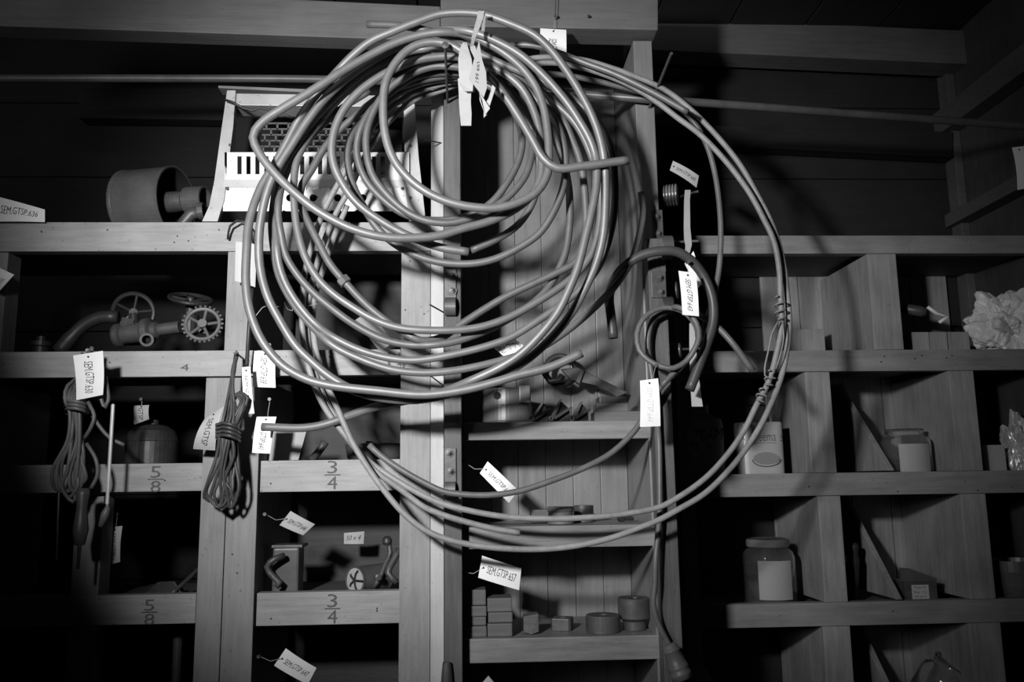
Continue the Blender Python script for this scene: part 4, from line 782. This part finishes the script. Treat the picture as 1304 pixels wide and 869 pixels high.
rings = [[bm.verts.new(c+sq(k, 1)*f_+Vector((0, 0, z))) for k in range(n)] for f_, z in ((.94, .0005), (1, .006), (1, .115), (.93, .130), (.45, .142), (.42, .146), (.42, .162), (.30, .163))]
for a, b in zip(rings, rings[1:]):
    for k in range(n): bm.faces.new((a[k], a[(k+1) % n], b[(k+1) % n], b[k]))
bm.faces.new(rings[0]); bm.faces.new(rings[-1]); link('body', bm, mat('jug_plastic', .34, .4, 0, 20, .1), jg, smooth=False)
yf2 = c.y-hd*1.0-.001
text_on(lambda u, v: Vector((c.x-.036+.078*u, yf2, c.z+.105-.024*v+.006*u)), 'STEAM', .0, 1, 0, 1, INK, jg, 'handwriting', .2)
text_on(lambda u, v: Vector((c.x+.004+.012*u, yf2, c.z+.078-.012*v)), '+', .0, 1, 0, 1, INK, jg, 'handwriting', 0)
def jar(o, r, hgt, lab, lid=False, tilt=None, label=True, cont=0):
    t = thing('glass_jar', o, lab, 'jar'); axj = Vector(tilt or (0, 0, 1)).normalized(); b0 = Vector(o)+Vector((0, 0, .0006))
    pr = [(0, .0), (r*.92, 0), (r, .004), (r, hgt*.72), (r*.93, hgt*.80), (r*.72, hgt*.86), (r*.72, hgt*.90), (r*.76, hgt*.91), (r*.76, hgt), (r*.68, hgt), (r*.66, hgt*.88), (r*.88, hgt*.78), (r*.93, hgt*.7), (r*.93, .007), (0, .006)]
    link('glass', lathe(B(), b0, axj, pr, 40), GL, t, smooth=True)
    if label:
        bm = B(); ns = 14
        for rr in (r*1.01,):
            A = [bm.verts.new(b0+Vector((rr*math.sin(a), -rr*math.cos(a), z))) for a in [-.75+1.35*k/ns for k in range(ns+1)] for z in (hgt*.1, hgt*.68)]
            for k in range(ns): bm.faces.new((A[2*k], A[2*k+2], A[2*k+3], A[2*k+1]))
        bmesh.ops.solidify(bm, geom=bm.faces[:], thickness=.0004); link('label', bm, mat('jar_label', .6, .6), t, smooth=False)
    if lid: link('lid', lathe(B(), b0+axj*hgt*.92, axj, [(r*.78, -.006), (r*.82, -.006), (r*.84, .004), (r*.80, .009), (0, .010)], 36), POR, t, smooth=False)
    if cont: link('contents', lathe(B(), b0+axj*.0075, axj, [(0, 0), (r*.9, 0), (r*.9, hgt*cont), (0, hgt*cont)], 30), IR2, t)
    return t
jar(Vector((at(1156, 600, 1.84).x, 1.84, Q2)), .051, .105, 'open glass jar with a blank label in the middle cell of the right rack')
jar(Vector((at(982, 767, 1.84).x, 1.84, Q3)), .054, .135, 'lidded glass jar half full of dark bits in the lower right cell', lid=True, cont=.3)
ta = Vector((.42, -.30, .84)); jar(at(1178, 912, 1.875), .055, .13, 'tilted glass jar at the bottom edge of the right rack', tilt=ta, label=False)
# crumpled bags
def crumple(c, rx, ry, rz_, m, name, lab, cat, seed, zmin):
    bm = B(); bmesh.ops.create_icosphere(bm, subdivisions=5, radius=1)
    for v in bm.verts:
        p = v.co.copy(); q = p*2.3+Vector((seed, 0, 0))
        d = 1+.45*noise.noise(q*.7)+.55*(abs(noise.noise(q*.9+Vector((7, 1, 2))))-.2)+.22*(abs(noise.noise(q*1.9))-.2)+.07*abs(noise.noise(q*4.5))
        v.co = Vector((c.x+p.x*d*rx, c.y+p.y*d*ry, max(c.z+p.z*d*rz_, zmin)))
    return tag(link(name, bm, m), lab, cat)
crumple(Vector((at(1287, 395, 1.80).x, 1.82, Q1+.075)), .07, .05, .075, BAG, 'plastic_bag', 'large crumpled white plastic bag in the upper right cell', 'bag', 3.1, Q1+.001)
crumple(Vector((at(1304, 560, 1.80).x, 1.82, Q2+.055)), .022, .04, .07, FOIL, 'plastic_bag', 'shiny crumpled wrapper at the right edge of the middle shelf', 'bag', 8.1, Q2+.001)
tag(link('square_tin', box(B(), at(1252, 580, 1.80).x, at(1281, 580, 1.80).x, 1.80, 1.85, Q2+.0005, Q2+.068), TIN, bevel=.003), 'narrow pale tin standing left of the shiny wrapper', 'tin')
ob = thing('hand_tool', at(1180, 400, 1.80), 'small tool with a white tip on blocks in the upper right rack', 'tool')
link('grip', lathe(B(), at(1180, 398, 1.80), at(1150, 393, 1.82)-at(1180, 398, 1.80), [(0, 0), (.008, 0), (.012, .01), (.012, .035), (.009, .05), (0, .052)], 16), RUB, ob, smooth=True)
link('tip', tube(B(), wpts([(1181,391,1.80),(1192,399,1.80),(1206,404,1.80),(1196,411,1.80)]), .004, 8), BAG, ob, smooth=True)
for i, (a, b, lab) in enumerate(((1160, 1181, 'darker board end under the small white-tipped tool'), (1182, 1204, 'middle board end under the small white-tipped tool'), (1206, 1232, 'right board end under the small white-tipped tool'))):
    tag(link('board_offcut', box(B(), at(a, 425, 1.82).x, at(b, 425, 1.82).x, 1.815, 1.98, Q1+.0005, Q1+.062), RV, bevel=.001), lab, 'board')
bx = thing('carton', (at(1168, 765, 1.81).x, 1.81, Q3), 'dark opened carton with a white printed label in the lower right rack', 'box')
c = WL[bx.name]
link('body', box(B(), c.x-.034, c.x+.034, c.y-.02, c.y+.04, c.z+.0005, c.z+.045), IR2, bx, bevel=.001)
hx = B(); hexa(hx, [Vector((c.x-.04, c.y-.021, c.z+.046)), Vector((c.x+.036, c.y-.021, c.z+.046)), Vector((c.x+.034, c.y-.021, c.z+.052)), Vector((c.x-.02, c.y-.021, c.z+.072)), Vector((c.x-.04, c.y-.021, c.z+.074))], .006); link('lid_flap', hx, ST, bx)
lb = link('label', box(B(), c.x-.020, c.x+.016, c.y-.0208, c.y-.0202, c.z+.001, c.z+.039), PD, bx)
for i in range(3): text_on(lambda u, v, i=i: Vector((c.x-.016+.026*u, c.y-.0212, c.z+.036-.009*i-.005*v)), ['Type R', 'No. 12', '50 pcs'][i], 0, 1, 0, 1, INK, lb, 'print', 0)
tag(link('stacked_bowl', lathe(B(), Vector((at(1300, 760, 1.82).x, 1.83, Q3+.0005)), (0, 0, 1), [(0, 0), (.04, 0), (.05, .03), (.055, .06), (.055, .082), (.052, .082), (.045, .02), (0, .006)], 36), ST), 'grey round container at the right edge above the lower shelf', 'bowl')
bt2 = thing('bench_knife', (at(1088, 765, 1.83).x, 1.83, Q3), 'dark tool with a rounded handle end left of the lower slanted divider', 'tool')
c = WL[bt2.name]; link('handle', lathe(B(), c+Vector((-.008, 0, .0005)), (.12, 0, 1), [(0, 0), (.014, 0), (.014, .09), (.010, .10), (.012, .118), (.008, .124), (0, .125)], 18), IR, bt2, smooth=True)
link('ferrule', lathe(B(), at(1076, 712, 1.79), (.1, 0, 1), [(0, -.008), (.0035, -.006), (.0035, .006), (0, .008)], 12), BAG, bt2, smooth=True)
tag(link('grey_card_box', box(B(), at(1004, 400, 1.9).x, at(1048, 400, 1.9).x, 1.9, 1.99, Q1+.0005, Q1+.085), RV, bevel=.001), 'plain pale box at the back of the upper right rack beyond the pipe loops', 'box')
